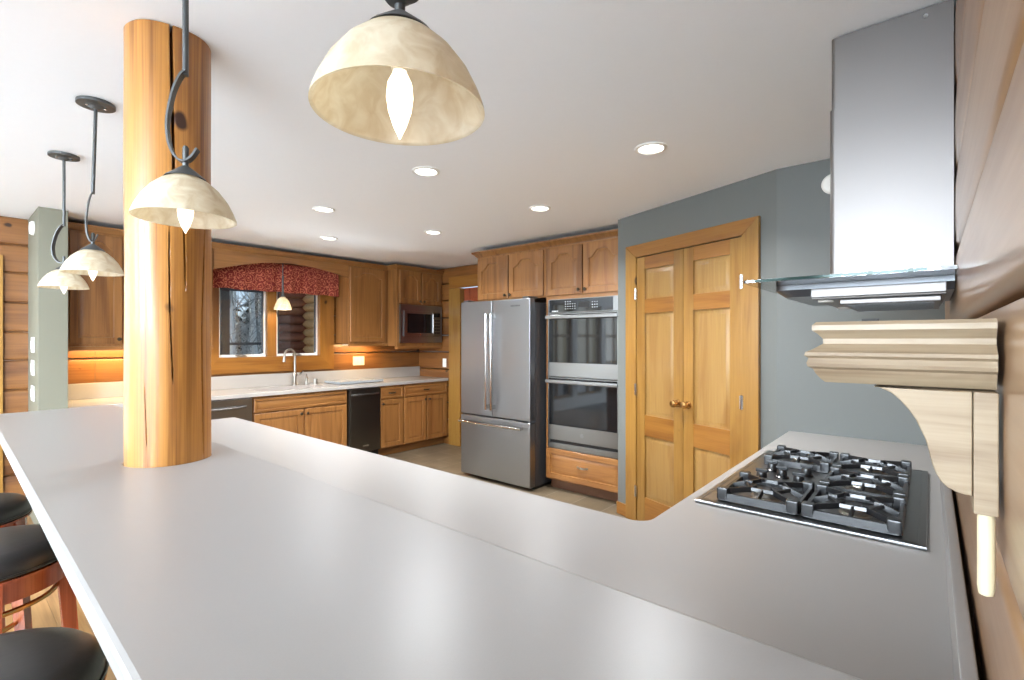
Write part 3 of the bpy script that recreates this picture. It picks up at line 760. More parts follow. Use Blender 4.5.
# ---------------------------------------------------------------- fridge bank (local x runs to the right = world -Y)
XC = 3.84
t = empty('wall_cabinet', (XC, 3.756, 0), -PI / 2, 'double door arched oak cabinet above the fridge', 'cabinet', 'oak cabinets of the fridge and oven bank')
Wf = 0.926
m = MB(); m.box(0, Wf - G, 0, 0.74, 1.85, 2.335, oakV); m.build('carcass', t)
for x0, x1, ks in ((0.005, 0.452, 1), (0.452, 0.905, -1)):
    d = door_mesh(x0 + 0.008, 1.868, x1 - x0 - 0.016, 0.445, 0.075, fw=0.06).build('door', t); knob(x1 - 0.035 if ks > 0 else x0 + 0.035, 1.90, d)
t = empty('oven_cabinet', (XC, 2.83, 0), -PI / 2, 'tall oak cabinet housing the double oven right of the fridge', 'cabinet', 'oak cabinets of the fridge and oven bank')
Wo = 0.845
m = MB(); m.box(0, 0.035, 0, 0.74, 0.105, 2.335, oakV); m.box(Wo - 0.035, Wo, 0, 0.74, 0.105, 2.335, oakV)
m.box(0.035, Wo - 0.035, 0, 0.74, 1.826, 2.335, oakH); m.box(0.035, Wo - 0.035, 0, 0.74, 0.105, 0.405, oakH); m.build('carcass', t)
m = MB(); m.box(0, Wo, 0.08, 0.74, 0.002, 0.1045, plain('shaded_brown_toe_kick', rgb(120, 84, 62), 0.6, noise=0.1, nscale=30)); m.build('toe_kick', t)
for x0, x1, ks in ((0.008, 0.42, 1), (0.42, 0.83, -1)):
    d = door_mesh(x0 + 0.006, 1.86, x1 - x0 - 0.012, 0.455, 0.075, fw=0.06).build('door', t); knob(x1 - 0.035 if ks > 0 else x0 + 0.035, 1.90, d)
d = door_mesh(0.008, 0.118, 0.82, 0.285, 0, fw=0.05, mat=oakH).build('drawer', t)
pull(0.42, 0.27, d, 0.10, nickel)
crown([(XC - 0.001 + 0.5, 3.7575), (XC - 0.001, 3.7575), (XC - 0.001, 1.986)], 2.33, oakH, 'crown_moulding', 'pale oak crown moulding above the fridge and oven cabinets', out=0.05, hh=0.06)
# soffit above the bank
S('wall_soffit', MB().box(XC + 0.12, XS, 1.985, 3.75, 2.336, H - 0.001, greyM), 'grey soffit above the fridge and oven cabinets', 'wall', 0)

# double wall oven
t = empty('double_oven', (XC, 2.793, 0), -PI / 2, 'stainless steel double wall oven with black glass doors', 'oven')
m = MB(); m.box(0.003, 0.765, 0.004, 0.6, 0.41, 1.82, blackplastic); m.build('oven_body', t)
for a_, b_2 in ((-0.012, 0.015), (0.753, 0.77)): m = MB(); m.box(a_, b_2, -0.012, 0.0, 0.42, 1.822, steelV); m.build('side_trim', t)
m = MB(); m.box(0.016, 0.752, -0.028, 0.0, 1.695, 1.822, steelH, 0.002); cp = m.build('control_panel', t)
m = MB(); m.box(0.02, 0.70, -0.031, -0.0285, 1.70, 1.816, blackglass, 0.0005); m.build('panel_glass', cp)
m = MB()
for r in range(4):
    for c_ in range(5):
        if r < 3 or c_ < 3: m.box(0.20 + c_ * 0.026, 0.211 + c_ * 0.026, -0.0318, -0.0311, 1.725 + r * 0.022, 1.731 + r * 0.022, letters)
m.build('number_keys', cp); m = MB()
for r in range(3):
    for c_ in range(3): m.box(0.49 + c_ * 0.024, 0.50 + c_ * 0.024, -0.0318, -0.0311, 1.73 + r * 0.024, 1.736 + r * 0.024, letters)
m.build('option_keys', cp); m = MB()
for c_ in range(3): m.box(0.05 + c_ * 0.026, 0.07 + c_ * 0.026, -0.0318, -0.0311, 1.706, 1.716, letters)
m.build('key_markings', cp)
m = MB(); m.box(0.35, 0.46, -0.0318, -0.0311, 1.735, 1.79, blackplastic); m.build('display', cp)
def oven_door(z0, z1, gz0, zh):
    m = MB(); m.box(0.004, 0.766, -0.032, 0.0, z0, z1, steelH, 0.003); d = m.build('oven_door', t)
    m = MB(); m.box(0.018, 0.742, -0.0345, -0.0325, gz0, z1 - 0.008, blackglass, 0.0008); m.build('door_window', d)
    m = MB(); m.box(0.002, 0.768, -0.082, -0.062, zh - 0.017, zh + 0.017, steelH, 0.006); m.box(0.012, 0.03, -0.064, -0.034, zh - 0.012, zh + 0.012, steelH); m.box(0.74, 0.758, -0.064, -0.034, zh - 0.012, zh + 0.012, steelH); m.build('handle', d)
    return d
oven_door(1.092, 1.688, 1.225, 1.652)
d = oven_door(0.495, 1.085, 0.635, 1.048)
m = MB(); m.lathe([(0.019, -0.0322), (0.019, -0.0345), (0.015, -0.035)], steelV, (0.385, 0, 0.565), 24, 'Y'); m.build('badge', d)
m = MB(); m.box(0.016, 0.752, -0.006, 0.0, 0.462, 0.493, blackplastic); m.build('vent', t)
m = MB(); m.box(0.0, 0.768, -0.02, 0.0, 0.41, 0.462, steelH, 0.002); m.build('lower_trim', t)

# refrigerator
t = empty('refrigerator', (3.63, 3.806, 0), -PI / 2, 'stainless steel french door refrigerator with bottom freezer drawer', 'refrigerator')
FW = 0.938
m = MB(); m.box(0.01, FW - 0.01, 0.085, 0.80, 0.03, 1.80, fridgeside, 0.004); m.build('cabinet_body', t)
m = MB(); m.box(0.03, FW - 0.03, 0.10, 0.78, 0.002, 0.029, blackplastic); m.build('base_grille', t)
m = MB(); m.box(0.0, 0.449, 0.0, 0.08, 0.665, 1.835, steelV, 0.008, 3); dl = m.build('door', t)
m = MB(); m.box(0.455, FW, 0.0, 0.08, 0.665, 1.835, steelV, 0.008, 3); dr = m.build('door', t)
m = MB(); m.box(0.0, FW, 0.0, 0.08, 0.035, 0.652, steelV, 0.008, 3); fz = m.build('freezer_drawer', t)
for xh, dd in ((0.418, dl), (0.488, dr)):
    m = MB(); m.tube([(xh, -0.055, 0.74), (xh, -0.055, 1.70)], 0.013, chrome, 12)
    for zz in (0.77, 1.67): m.box(xh - 0.012, xh + 0.012, -0.055, 0.001, zz - 0.02, zz + 0.02, chrome, 0.003)
    m.build('handle', dd)
m = MB(); m.tube([(0.03, -0.055, 0.592), (FW - 0.07, -0.055, 0.592)], 0.013, chrome, 12)
for x in (0.06, FW - 0.1): m.box(x - 0.02, x + 0.02, -0.055, 0.001, 0.58, 0.604, chrome, 0.003)
m.build('handle', fz)
m = MB(); m.box(0.01, FW, 0.03, 0.079, 0.653, 0.664, blackplastic); m.build('gasket', t)
for x in (0.03, FW - 0.10):
    m = MB(); m.box(x, x + 0.07, 0.01, 0.16, 1.836, 1.855, fridgeside, 0.004); m.build('hinge_cover', t)
m = MB()
for i in range(7): m.box(0.70 + i * 0.017, 0.711 + i * 0.017, -0.0012, 0.0008, 1.762, 1.776, fridgeside)
m.build('badge', dr)
m = MB(); m.box(FW - 0.012, FW + 0.002, 0.004, 0.09, 0.640, 0.672, fridgeside, 0.003); m.build('hinge', t)

# ---------------------------------------------------------------- pantry double door on the diagonal wall
# local x: to the right as seen from the kitchen (from the fridge corner towards the end wall), y into the wall
DX = -math.cos(DANG), -math.sin(DANG)
pan = empty('door_1', (CX, CY, 0), math.atan2(DX[1], DX[0]), 'varnished pine double pantry door with six panels and brass knobs', 'door', kind='structure')
LX = lambda tpos: DL - tpos         # distance along the wall from the fridge corner
c0, c1 = LX(1.262), LX(0.099)       # casing outer edges
i0, i1 = LX(1.145), LX(0.212)
ZT, ZI = 2.187, 2.088
m = MB()
for q, mm in (([(c0, 0.002), (i0, 0.002), (i0, ZI), (c0, ZT)], pineV), ([(i1, 0.002), (c1, 0.002), (c1, ZT), (i1, ZI)], pineV), ([(c0, ZT), (i0, ZI), (i1, ZI), (c1, ZT)], pineH)):
    m.prism(q, 'Y', -0.026, -0.001, mm, 0.003)
m.build('casing', pan)
mid = (i0 + i1) / 2
def leaf(x0, x1, hinge_left):
    m = MB(); w_ = x1 - x0
    st = 0.085
    z0, z1 = 0.008, ZI - 0.006
    m.box(x0, x0 + st, -0.018, -0.002, z0, z1, pineV, 0.002); m.box(x1 - st, x1, -0.018, -0.002, z0, z1, pineV, 0.002)
    rails = [(z0, 0.22), (0.70, 0.86), (1.645, 1.755), (1.985, z1)]
    for a, b2 in rails: m.box(x0 + st + 0.0005, x1 - st - 0.0005, -0.0175, -0.002, a, b2, pineH, 0.002)
    for (a, b2) in ((0.22, 0.70), (0.86, 1.645), (1.755, 1.985)):
        L = []
        for ins, y in ((0.0, -0.004), (0.012, -0.004), (0.034, -0.011), (0.036, -0.012)):
            L.append([(x0 + st + ins, y, a + ins), (x1 - st - ins, y, a + ins), (x1 - st - ins, y, b2 - ins), (x0 + st + ins, y, b2 - ins)])
        m.loft(L, pineP, cap0=False)
    d = m.build('door_leaf', pan)
    xk = x1 - 0.045 if hinge_left else x0 + 0.045
    m = MB(); m.lathe([(0.028, -0.0182), (0.027, -0.024), (0.011, -0.028), (0.011, -0.045), (0.022, -0.052), (0.027, -0.064), (0.024, -0.076), (0.01, -0.082)], brass, (xk, 0, 0.985), 24, 'Y'); m.build('door_knob', d)
    xh = x0 - 0.004 if hinge_left else x1 + 0.004
    for zz in (0.25, 1.05, 1.80):
        m = MB(); m.tube([(xh, -0.030, zz - 0.045), (xh, -0.030, zz + 0.045)], 0.006, chrome, 10); m.box(xh - 0.012, xh + 0.012, -0.030, -0.0265, zz - 0.042, zz + 0.042, chrome); m.build('hinge', d)
leaf(i0 + 0.004, mid - 0.002, True); leaf(mid + 0.002, i1 - 0.004, False)
m = MB(); m.box(i0, i1, -0.003, -0.0012, 0.002, ZI, gapShadeM); m.build('door_gap_shade', pan)  # dark sheet behind the leaves, shade of the gaps put into its colour
m = MB(); m.box(0.0, c0 - 0.001, -0.016, -0.0005, 0.002, 0.10, pineH, 0.003)
b_ = m.build('baseboard_left', label='short pine baseboard beside the pantry door', cat='baseboard', kind='structure', loc=(CX, CY, 0), rz=math.atan2(DX[1], DX[0]))
m = MB(); m.box(c1 + 0.001, DL - 0.01, -0.016, -0.0005, 0.002, 0.10, pineH, 0.003)
m.build('baseboard_right', label='short pine baseboard between pantry door and cooktop counter', cat='baseboard', kind='structure', loc=(CX, CY, 0), rz=math.atan2(DX[1], DX[0]))

# ---------------------------------------------------------------- lower counter (L), cabinets below, bar
def fillet(cx, cy, r, a0, a1, n=6): return [(cx + r * math.cos(a0 + (a1 - a0) * i / n), cy + r * math.sin(a0 + (a1 - a0) * i / n)) for i in range(n + 1)]
XI, YI = 1.32, 0.62
pts = [(0.715, -0.048), (XE - 0.004, -0.048), (XE - 0.004, YI)]
pts += fillet(XI + 0.05, YI + 0.05, 0.05, -PI / 2, -PI, 6)
pts += fillet(XI - 0.03, 3.60 - 0.03, 0.03, 0, PI / 2, 5)
pts += [(0.715, 3.60)]
m = MB(); m.prism(pts, 'Z', 0.876, 0.914, counterM, 0.005)
lc = m.build('peninsula_worktop', label='lower off-white L shaped worktop carrying the gas cooktop', cat='worktop')
crisp(lc)
m = MB(); m.box(0.72, XE - 0.006, -0.047, -0.028, 0.9145, 1.016, counterM, 0.004); m.build('backsplash', lc)
GP = 'oak base cabinets of the peninsula'
for i, y0 in enumerate((0.64, 1.40, 2.14, 2.86)):
    base_cabinet((XI - 0.035, y0, 0), PI / 2, 0.72, [(0, 0.36, 1), (0.36, 0.72, -1)], [(0, 0.72, True)], ['oak cabinet facing the kitchen at the inner corner of the peninsula', 'oak cabinet facing the kitchen, second from the inner corner', 'oak cabinet facing the kitchen, third from the inner corner', 'oak cabinet facing the kitchen at the free end of the peninsula'][i], GP, depth=0.5)
for i, x0 in enumerate((1.60, 2.55)):
    base_cabinet((x0 + (0.93 if i == 0 else 0.6), YI - 0.035, 0), PI, 0.93 if i == 0 else 0.6, [(0, 0.465, 1), (0.465, 0.93, -1)] if i == 0 else [(0, 0.6, -1)], [], ['oak cabinet directly under the gas cooktop', 'oak cabinet between the cooktop and the grey end wall'][i], GP, depth=0.58)
# pony wall carrying the bar, in two runs either side of the post
S('wall_bar_near', MB().box(0.58, 0.712, YR + 0.005, 1.80, 0, 1.0, tanM), 'low wall under the raised bar near the camera', 'wall', 0)
S('wall_bar_far', MB().box(0.58, 0.712, 2.09, 3.60, 0, 1.0, tanM), 'low wall under the raised bar beyond the log post', 'wall', 0)
r = 0.05
pts = [(0.712, -0.048)] + fillet(0.716 - r, 3.85 - r, r, 0, PI / 2, 6) + fillet(0.184 + r, 3.82 - r, r, PI / 2, PI, 6) + [(0.139, -0.048)]
m = MB(); m.prism(pts, 'Z', 1.0, 1.04, counterM, 0.009)
bar = m.build('bar_worktop', label='raised off-white breakfast bar top pierced by the log post', cat='worktop')
PXc, PYc, PR = 0.509, 1.946, 0.120
ck = MB().lathe([(PR + 0.003, 0.9), (PR + 0.003, 1.2)], counterM, (PXc, PYc, 0), 48).build('cutter')
cut(bar, [ck])

# log post with drying checks
m = MB(); NS, NR = 640, 130
CAMA = math.atan2(-PYc, -PXc)          # direction from the post towards the viewer
cracks = [  # offset across the visible face (-1 left .. 1 right), z range, width, depth, wobble
    (0.08, 1.92, 2.445, 0.005, 0.06, 0.010), (0.02, 1.50, 1.80, 0.0022, 0.045, 0.02), (0.34, 1.60, 2.0, 0.003, 0.05, 0.012),
    (0.80, 1.05, 1.95, 0.003, 0.05, 0.03), (0.08, 1.30, 1.52, 0.0018, 0.04, 0.03), (-2.2, 1.0, 2.2, 0.004, 0.04, 0.02), (-0.5, 1.1, 1.3, 0.0009, 0.006, 0.02)]
def wrapa(a): return (a + PI) % (2 * PI) - PI
loops = []
for j in range(NR + 1):
    z = 0.002 + (2.438 - 0.002) * j / NR; lp = []
    for i in range(NS):
        a = 2 * PI * i / NS
        rr = PR - 0.0015 + 0.0022 * math.sin(a * 2 + z * 1.1) + 0.0014 * math.sin(a * 5 - z * 2.3) + 0.0010 * math.sin(z * 9 + a * 3)
        for (off, z0, z1, wd, dp, wb_) in cracks:
            if z0 <= z <= z1:
                t_ = (z - z0) / (z1 - z0)
                env = min(1, t_ / 0.12) * (1 if z1 > 2.44 else min(1, (1 - t_) / 0.12))
                ac = CAMA + (math.asin(off) if abs(off) <= 1 else off) + wb_ * math.sin(z * 7 + off * 9) + 0.05 * (t_ - 0.5) * (1 if off > 0.5 else -1)
                dd = abs(wrapa(a - ac)) * PR
                wdt = max(wd * env, 0.0008)
                if dd < wdt: rr -= dp * env * (1 - dd / wdt)
        lp.append((PXc + rr * math.cos(a), PYc + rr * math.sin(a), z))
    loops.append(lp)
m.loft(loops, postM)
m.build('log_post', label='round varnished log post rising through the breakfast bar', cat='post', smooth=50)

# ---------------------------------------------------------------- cooktop
t = empty('gas_cooktop', (0, 0, 0.9145), 0, 'stainless steel gas cooktop with black cast iron grates', 'cooktop')
m = MB(); m.prism([(1.590, 0.006), (2.52, 0.006), (2.52, 0.578), (1.590, 0.578)], 'Z', 0.0, 0.010, steelH, 0.003)
L = []
for ins, z in ((0.016, 0.0101), (0.024, 0.006), (0.06, 0.0102)):
    L.append([(1.59 + ins, 0.006 + ins, z + 0.001), (2.52 - ins, 0.006 + ins, z + 0.001), (2.52 - ins, 0.578 - ins, z + 0.001), (1.59 + ins, 0.578 - ins, z + 0.001)])
m.loft(L, steelH, cap0=False)
m.build('steel_top', t)
def burner(x, y, r_):
    m = MB(); m.lathe([(r_ * 1.25, 0.0105), (r_ * 1.2, 0.014), (r_, 0.016), (r_, 0.026), (r_ * 0.95, 0.028)], nickel, (x, y, 0), 28); b = m.build('burner', t)
    m = MB(); m.lathe([(r_ * 0.86, 0.0285), (r_ * 0.88, 0.033), (r_ * 0.8, 0.037), (0.004, 0.038)], castiron, (x, y, 0), 28); m.build('burner_cap', b)
def grate(x0, x1, y0, y1, bx, by, R_=0.070):
    m = MB(); zb, zt = 0.012, 0.040
    w2 = 0.007
    def bar(p, q, z0a, z0b, wd=w2, hgt=0.012):
        p, q = Vector((p[0], p[1], 0)), Vector((q[0], q[1], 0)); d_ = (q - p).normalized(); s = Vector((-d_.y, d_.x, 0)) * wd
        lo = []
        for pt, zz in ((p, z0a), (q, z0b)):
            lo.append([pt + s + Vector((0, 0, zz - hgt)), pt - s + Vector((0, 0, zz - hgt)), pt - s * 0.6 + Vector((0, 0, zz)), pt + s * 0.6 + Vector((0, 0, zz))])
        m.loft(lo, castiron)
    # outer skirt frame, low, with raised corners
    for p, q in (((x0, y0), (x1, y0)), ((x1, y0), (x1, y1)), ((x1, y1), (x0, y1)), ((x0, y1), (x0, y0))):
        bar(p, q, 0.036, 0.036, 0.008, 0.023)
    for cx, cy in ((x0, y0), (x1, y0), (x1, y1), (x0, y1)):
        sx, sy = (1 if cx == x0 else -1), (1 if cy == y0 else -1)
        ax, bx_ = sorted((cx - sx * 0.008, cx + sx * 0.026)); ay, by_ = sorted((cy - sy * 0.008, cy + sy * 0.026))
        m.box(ax, bx_, ay, by_, 0.012, 0.052, castiron, 0.006)
    # hexagonal ring round the burner
    hx = [(bx + R_ * math.cos(PI / 6 + k * PI / 3) * 1.05, by + R_ * math.sin(PI / 6 + k * PI / 3) * 0.95) for k in range(6)]
    for k in range(6): bar(hx[k], hx[(k + 1) % 6], 0.050, 0.050, 0.005, 0.010)
    cs = [(x1 - 0.01, y1 - 0.01), (bx, y1), (x0 + 0.01, y1 - 0.01), (x0 + 0.01, y0 + 0.01), (bx, y0), (x1 - 0.01, y0 + 0.01)]
    for k in range(6):
        bar(hx[k], cs[k], 0.052, 0.048 if k in (0, 2, 3, 5) else 0.036, 0.005, 0.016)
        mx_ = (hx[k][0] + (bx - hx[k][0]) * 0.32, hx[k][1] + (by - hx[k][1]) * 0.32)
        bar(hx[k], mx_, 0.053, 0.055, 0.004, 0.010)
    for (px, py) in ((x0, (y0 + y1) / 2), (x1, (y0 + y1) / 2)):
        bar((px, py), (bx + (R_ if px > bx else -R_) * 0.92, by), 0.034, 0.050, 0.005, 0.014)
    m.build('grate', t)
GX = [(1.625, 1.905), (1.925, 2.195), (2.215, 2.475)]
for i, (a, b2) in enumerate(GX):
    bx = (a + b2) / 2
    burner(bx, 0.168, (0.034, 0.046, 0.038)[i]); grate(a + 0.009, b2 - 0.009, 0.062, 0.278, bx, 0.168)
    if i != 1: burner(bx, 0.405, (0.040, 0, 0.034)[i]); grate(a + 0.009, b2 - 0.009, 0.300, 0.515, bx, 0.405)
kp = [(1.965, 0.47), (2.045, 0.42), (2.125, 0.47), (1.99, 0.355), (2.13, 0.355)]
for (x, y) in kp:
    m = MB(); m.lathe([(0.024, 0.0105), (0.024, 0.016), (0.018, 0.02), (0.017, 0.036), (0.014, 0.042), (0.004, 0.043)], castiron, (x, y, 0), 20)
    m.box(x - 0.004, x + 0.004, y - 0.02, y + 0.02, 0.04, 0.052, castiron, 0.002); m.build('control_knob', t)

# ---------------------------------------------------------------- range hood
t = empty('range_hood', (0, YR, 0), 0, 'stainless steel chimney range hood with flat glass canopy', 'range hood')
def rprism(x0, x1, y1, z0, z1, r_, mm):
    p = [(x0, 0.002)] + [(x1, 0.002)] + fillet(x1 - r_, y1 - r_, r_, 0, PI / 2, 6) + fillet(x0 + r_, y1 - r_, r_, PI / 2, PI, 6)
    return MB().prism(p, 'Z', z0, z1, mm)
rprism(1.924, 2.246, 0.309, 1.628, 2.20, 0.016, hoodM).build('lower_chimney', t)
rprism(1.928, 2.242, 0.305, 2.2005, 2.436, 0.014, hoodM).build('upper_chimney', t)
m = MB()
for yy in (0.065,): m.lathe([(0.006, 1.9272), (0.006, 1.924)], chrome, (0, yy, 2.41), 12, 'X')
m.build('screw', t)
p = [(1.65, 0.002), (2.52, 0.002)] + fillet(2.52 - 0.01, 0.505 - 0.01, 0.01, 0, PI / 2, 5) + fillet(1.65 + 0.01, 0.505 - 0.01, 0.01, PI / 2, PI, 5)
MB().prism(p, 'Z', 1.616, 1.625, canopyM).build('glass_canopy', t)
m = MB(); m.box(1.650, 1.6545, 0.06, 0.47, 1.6165, 1.6245, plain('green_glass_edge', rgb(70, 96, 92), 0.1)); m.box(1.70, 2.47, 0.5005, 0.502, 1.6165, 1.6245, MATS['green_glass_edge']); m.build('glass_edge', t)
m = MB(); rp = [(1.80, 0.003), (2.37, 0.003)] + fillet(2.37 - 0.04, 0.46 - 0.05, 0.04, 0, PI / 2, 5) + fillet(1.80 + 0.04, 0.46 - 0.05, 0.04, PI / 2, PI, 5)
L = [[(x, y, 1.6155) for x, y in rp], [(x, y, 1.60) for x, y in rp], [(2.085 + (x - 2.085) * 0.93, 0.003 + (y - 0.003) * 0.94, 1.578) for x, y in rp]]
m.loft(L, MATS['fridge_side_grey']); m.build('motor_housing', t)
m = MB(); m.box(1.78, 1.80, 0.02, 0.34, 1.570, 1.598, hoodM, 0.003); m.box(1.80, 2.36, 0.02, 0.34, 1.566, 1.577, hoodM, 0.002); m.build('light_rail', t)
m = MB(); m.box(1.83, 2.33, 0.03, 0.27, 1.548, 1.5655, hoodM, 0.004)
for i in range(14): m.box(1.86 + i * 0.032, 1.875 + i * 0.032, 0.045, 0.255, 1.5465, 1.5478, fridgeside)
m.build('grease_filter', t)
for i in range(2):
    m = MB(); m.lathe([(0.022, 1.5655), (0.022, 1.560)], whiteP, (1.86 + i * 0.45, 0.31, 0), 16); m.build('hood_lamp', t)
m = MB(); m.box(1.9225, 1.9238, 0.13, 0.155, 1.640, 1.645, blackplastic); m.build('badge', t)

# ---------------------------------------------------------------- bracket shelf on the right wall
t = empty('wall_shelf', (0.680, YR, 0), 0, 'pale oak moulded shelf on a curved corbel fixed to the glossy log wall', 'shelf')
SLEN, SD = 0.26, 0.168
CORB = [(0.103, 1.3855), (0.098, 1.385), (0.088, 1.38), (0.08, 1.372), (0.073, 1.363), (0.067, 1.353), (0.063, 1.343), (0.059, 1.333), (0.057, 1.325), (0.055, 1.315), (0.053, 1.306), (0.05, 1.297), (0.046, 1.289), (0.041, 1.284), (0.035, 1.281), (0.028, 1.279), (0.022, 1.279)]
m = MB()
prof = [(0, 0.0), (0.004, -0.004), (0.004, -0.010), (-0.001, -0.014), (-0.006, -0.020), (-0.006, -0.026), (0.004, -0.033), (0.010, -0.036), (0.011, -0.040), (0.007, -0.043), (0.009, -0.049), (0.008, -0.053), (0.003, -0.056), (0.001, -0.061), (-0.004, -0.068), (-0.008, -0.072)]
loops = []
for o_, dz in [( -0.03, 0.0)] + prof + [(-0.03, -0.072)]:
    x0, y1, z = 0.006 - o_, SD - 0.009 + o_, 1.4595 + dz
    loops.append([(x0, 0.004, z), (x0, y1, z), (SLEN - 0.01 + o_, y1, z), (SLEN - 0.01 + o_, 0.004, z)])
m.loft(loops, wood('pale_oak_depth', rgb(158, 140, 115), rgb(123, 102, 78), 'Y', across=20, along=2.0, rough=0.5, coat=0.15, fine=0.5))
m.build('moulded_shelf', t)
m = MB()
cy = [(0.022, 1.3855)] + CORB
m.prism(cy, 'X', 0.004, 0.05, MATS['pale_oak_depth'], 0.0015); m.build('corbel', t)
m = MB(); m.box(0.001, 0.055, 0.003, 0.0215, 1.262, 1.3855, MATS['pale_oak_depth'], 0.0015); m.build('back_cleat', t)
m = MB(); m.lathe([(0.002, 1.175), (0.006, 1.177), (0.007, 1.185), (0.007, 1.255), (0.006, 1.2615)], MATS['almond_plastic'], (0.02, 0.011, 0), 16); m.build('reflection_rod', t, label='cream rounded rod standing in for a reflection in the log wall')  # solid rod added in place of a pale reflection in the glossy wall

# ---------------------------------------------------------------- pendant lights over the bar
def strap_path(th, side, up=0.0):
    """S curve strap: leaves the rod bottom, bows out and hooks under the shade stem"""
    return [(side * a, b) for a, b in th]
def pendant(px, py, bow, tilt, rot, label):
    t = empty('pendant_light', (px, py, 1.72), 0, label, 'pendant light', 'alabaster pendants over the breakfast bar')
    # glass shade (double walled bell)
    out = [(0.105, 0.0), (0.104, 0.006), (0.098, 0.022), (0.086, 0.046), (0.068, 0.070), (0.048, 0.088), (0.028, 0.099), (0.020, 0.102)]
    inn = [(r_ - 0.004, z - 0.003) for r_, z in reversed(out)]; inn[-1] = (0.101, 0.001)
    m = MB(); m.lathe(out + inn, shadeM, seg=64, cap0=False, cap1=False); m.loft([[(0.105 * math.cos(2 * PI * i / 64), 0.105 * math.sin(2 * PI * i / 64), 0) for i in range(64)], [(0.101 * math.cos(2 * PI * i / 64), 0.101 * math.sin(2 * PI * i / 64), 0.001) for i in range(64)]], shadeM, False, False)
    m.build('glass_shade', t, smooth=60)
    m = MB(); m.lathe([(0.042, 0.0945), (0.040, 0.0975), (0.012, 0.120), (0.008, 0.123), (0.0065, 0.124), (0.0065, 0.166), (0.004, 0.171), (0.001, 0.172)], darkmetal, seg=28, cap0=False); m.build('shade_cap', t)
    m = MB(); m.lathe([(0.011, 0.085), (0.011, 0.055), (0.009, 0.050)], whiteP, seg=16); m.build('lamp_socket', t)
    m = MB(); m.lathe([(0.008, 0.0495), (0.015, 0.035), (0.0165, 0.018), (0.014, 0.0), (0.008, -0.018), (0.003, -0.028), (0.0008, -0.033)], bulbM, seg=20); m.build('bulb', t, smooth=60)
    l = bpy.data.lights.new('pendant_glow', 'POINT'); l.energy = 0.12; l.color = (1, 0.9, 0.78); l.shadow_soft_size = 0.02
    lo = bpy.data.objects.new('pendant_glow', l); COL.objects.link(lo); lo.parent = t; lo.location = (0, 0, -0.05)
    # strap: a flat bent iron
    cr, sr = math.cos(rot), math.sin(rot)
    ctl = [(0, .343), (-.010, .333), (-.024, .302), (-.034, .262), (-.040, .222), (-.039, .192), (-.034, .166), (-.024, .146), (-.011, .135), (.003, .136), (.016, .147), (.028, .166)]
    pts = []
    for i in range(len(ctl) - 1):
        p0, p1, p2, p3 = ctl[max(0, i - 1)], ctl[i], ctl[i + 1], ctl[min(len(ctl) - 1, i + 2)]
        for q in range(4):
            u_ = q / 4; pts.append(tuple(0.5 * ((2 * p1[c]) + (p2[c] - p0[c]) * u_ + (2 * p0[c] - 5 * p1[c] + 4 * p2[c] - p3[c]) * u_ ** 2 + (3 * p1[c] - p0[c] - 3 * p2[c] + p3[c]) * u_ ** 3) for c in (0, 1)))
    pts.append(ctl[-1]); pts = [(p[0] * bow / 0.04, p[1]) for p in pts]
    m = MB(); lo_ = []
    for i, (o_, z) in enumerate(pts):
        p0 = pts[max(0, i - 1)]; p1 = pts[min(len(pts) - 1, i + 1)]
        dx, dz = p1[0] - p0[0], p1[1] - p0[1]; L_ = math.hypot(dx, dz) or 1; nx, nz = -dz / L_, dx / L_
        hw, ht = 0.011, 0.0022
        q = []
        for s1, s2 in ((-1, -1), (1, -1), (1, 1), (-1, 1)):
            lx, ly, lz = o_ + nx * ht * s2, hw * s1, z + nz * ht * s2
            q.append((lx * cr - ly * sr, lx * sr + ly * cr, lz))
        lo_.append(q)
    m.loft(lo_, darkmetal); m.build('curved_strap', t)
    tx, ty = tilt
    m = MB(); m.tube([(0, 0, 0.335), (tx, ty, 0.72 - 0.012)], 0.0065, darkmetal, 14); m.build('rod', t)
    m = MB(); m.lathe([(0.012, 0.69), (0.03, 0.703), (0.066, 0.706), (0.066, 0.718), (0.06, 0.7192)], darkmetal, (tx, ty, 0), 40); c_ = m.build('canopy', t)
    m = MB()
    for s in (-1, 1): m.lathe([(0.005, 0.703), (0.006, 0.698), (0.002, 0.695)], chrome, (tx + 0.03 * s, ty - 0.01, 0), 10)
    m.build('screws', c_)
    return t
VX, VY = math.sin(HEAD), -math.cos(HEAD)       # viewer's right
RV = math.atan2(VY, VX)
pendant(0.373, 0.500, 0.045, (0, 0), RV + 1.1, 'nearest pendant, its large shade seen from below at the top of the view')
pendant(0.379, 1.324, 0.036, (0.0, 0), RV + 0.3, 'pendant hanging in front of the log post')
pendant(0.432, 2.695, 0.022, (0.008, -0.012), RV + 0.9, 'pendant just left of the log post, nearer of the far pair')
pendant(0.452, 3.571, 0.055, (0.0, 0), RV + 0.1, 'farthest pendant over the end of the bar before the grey partition')

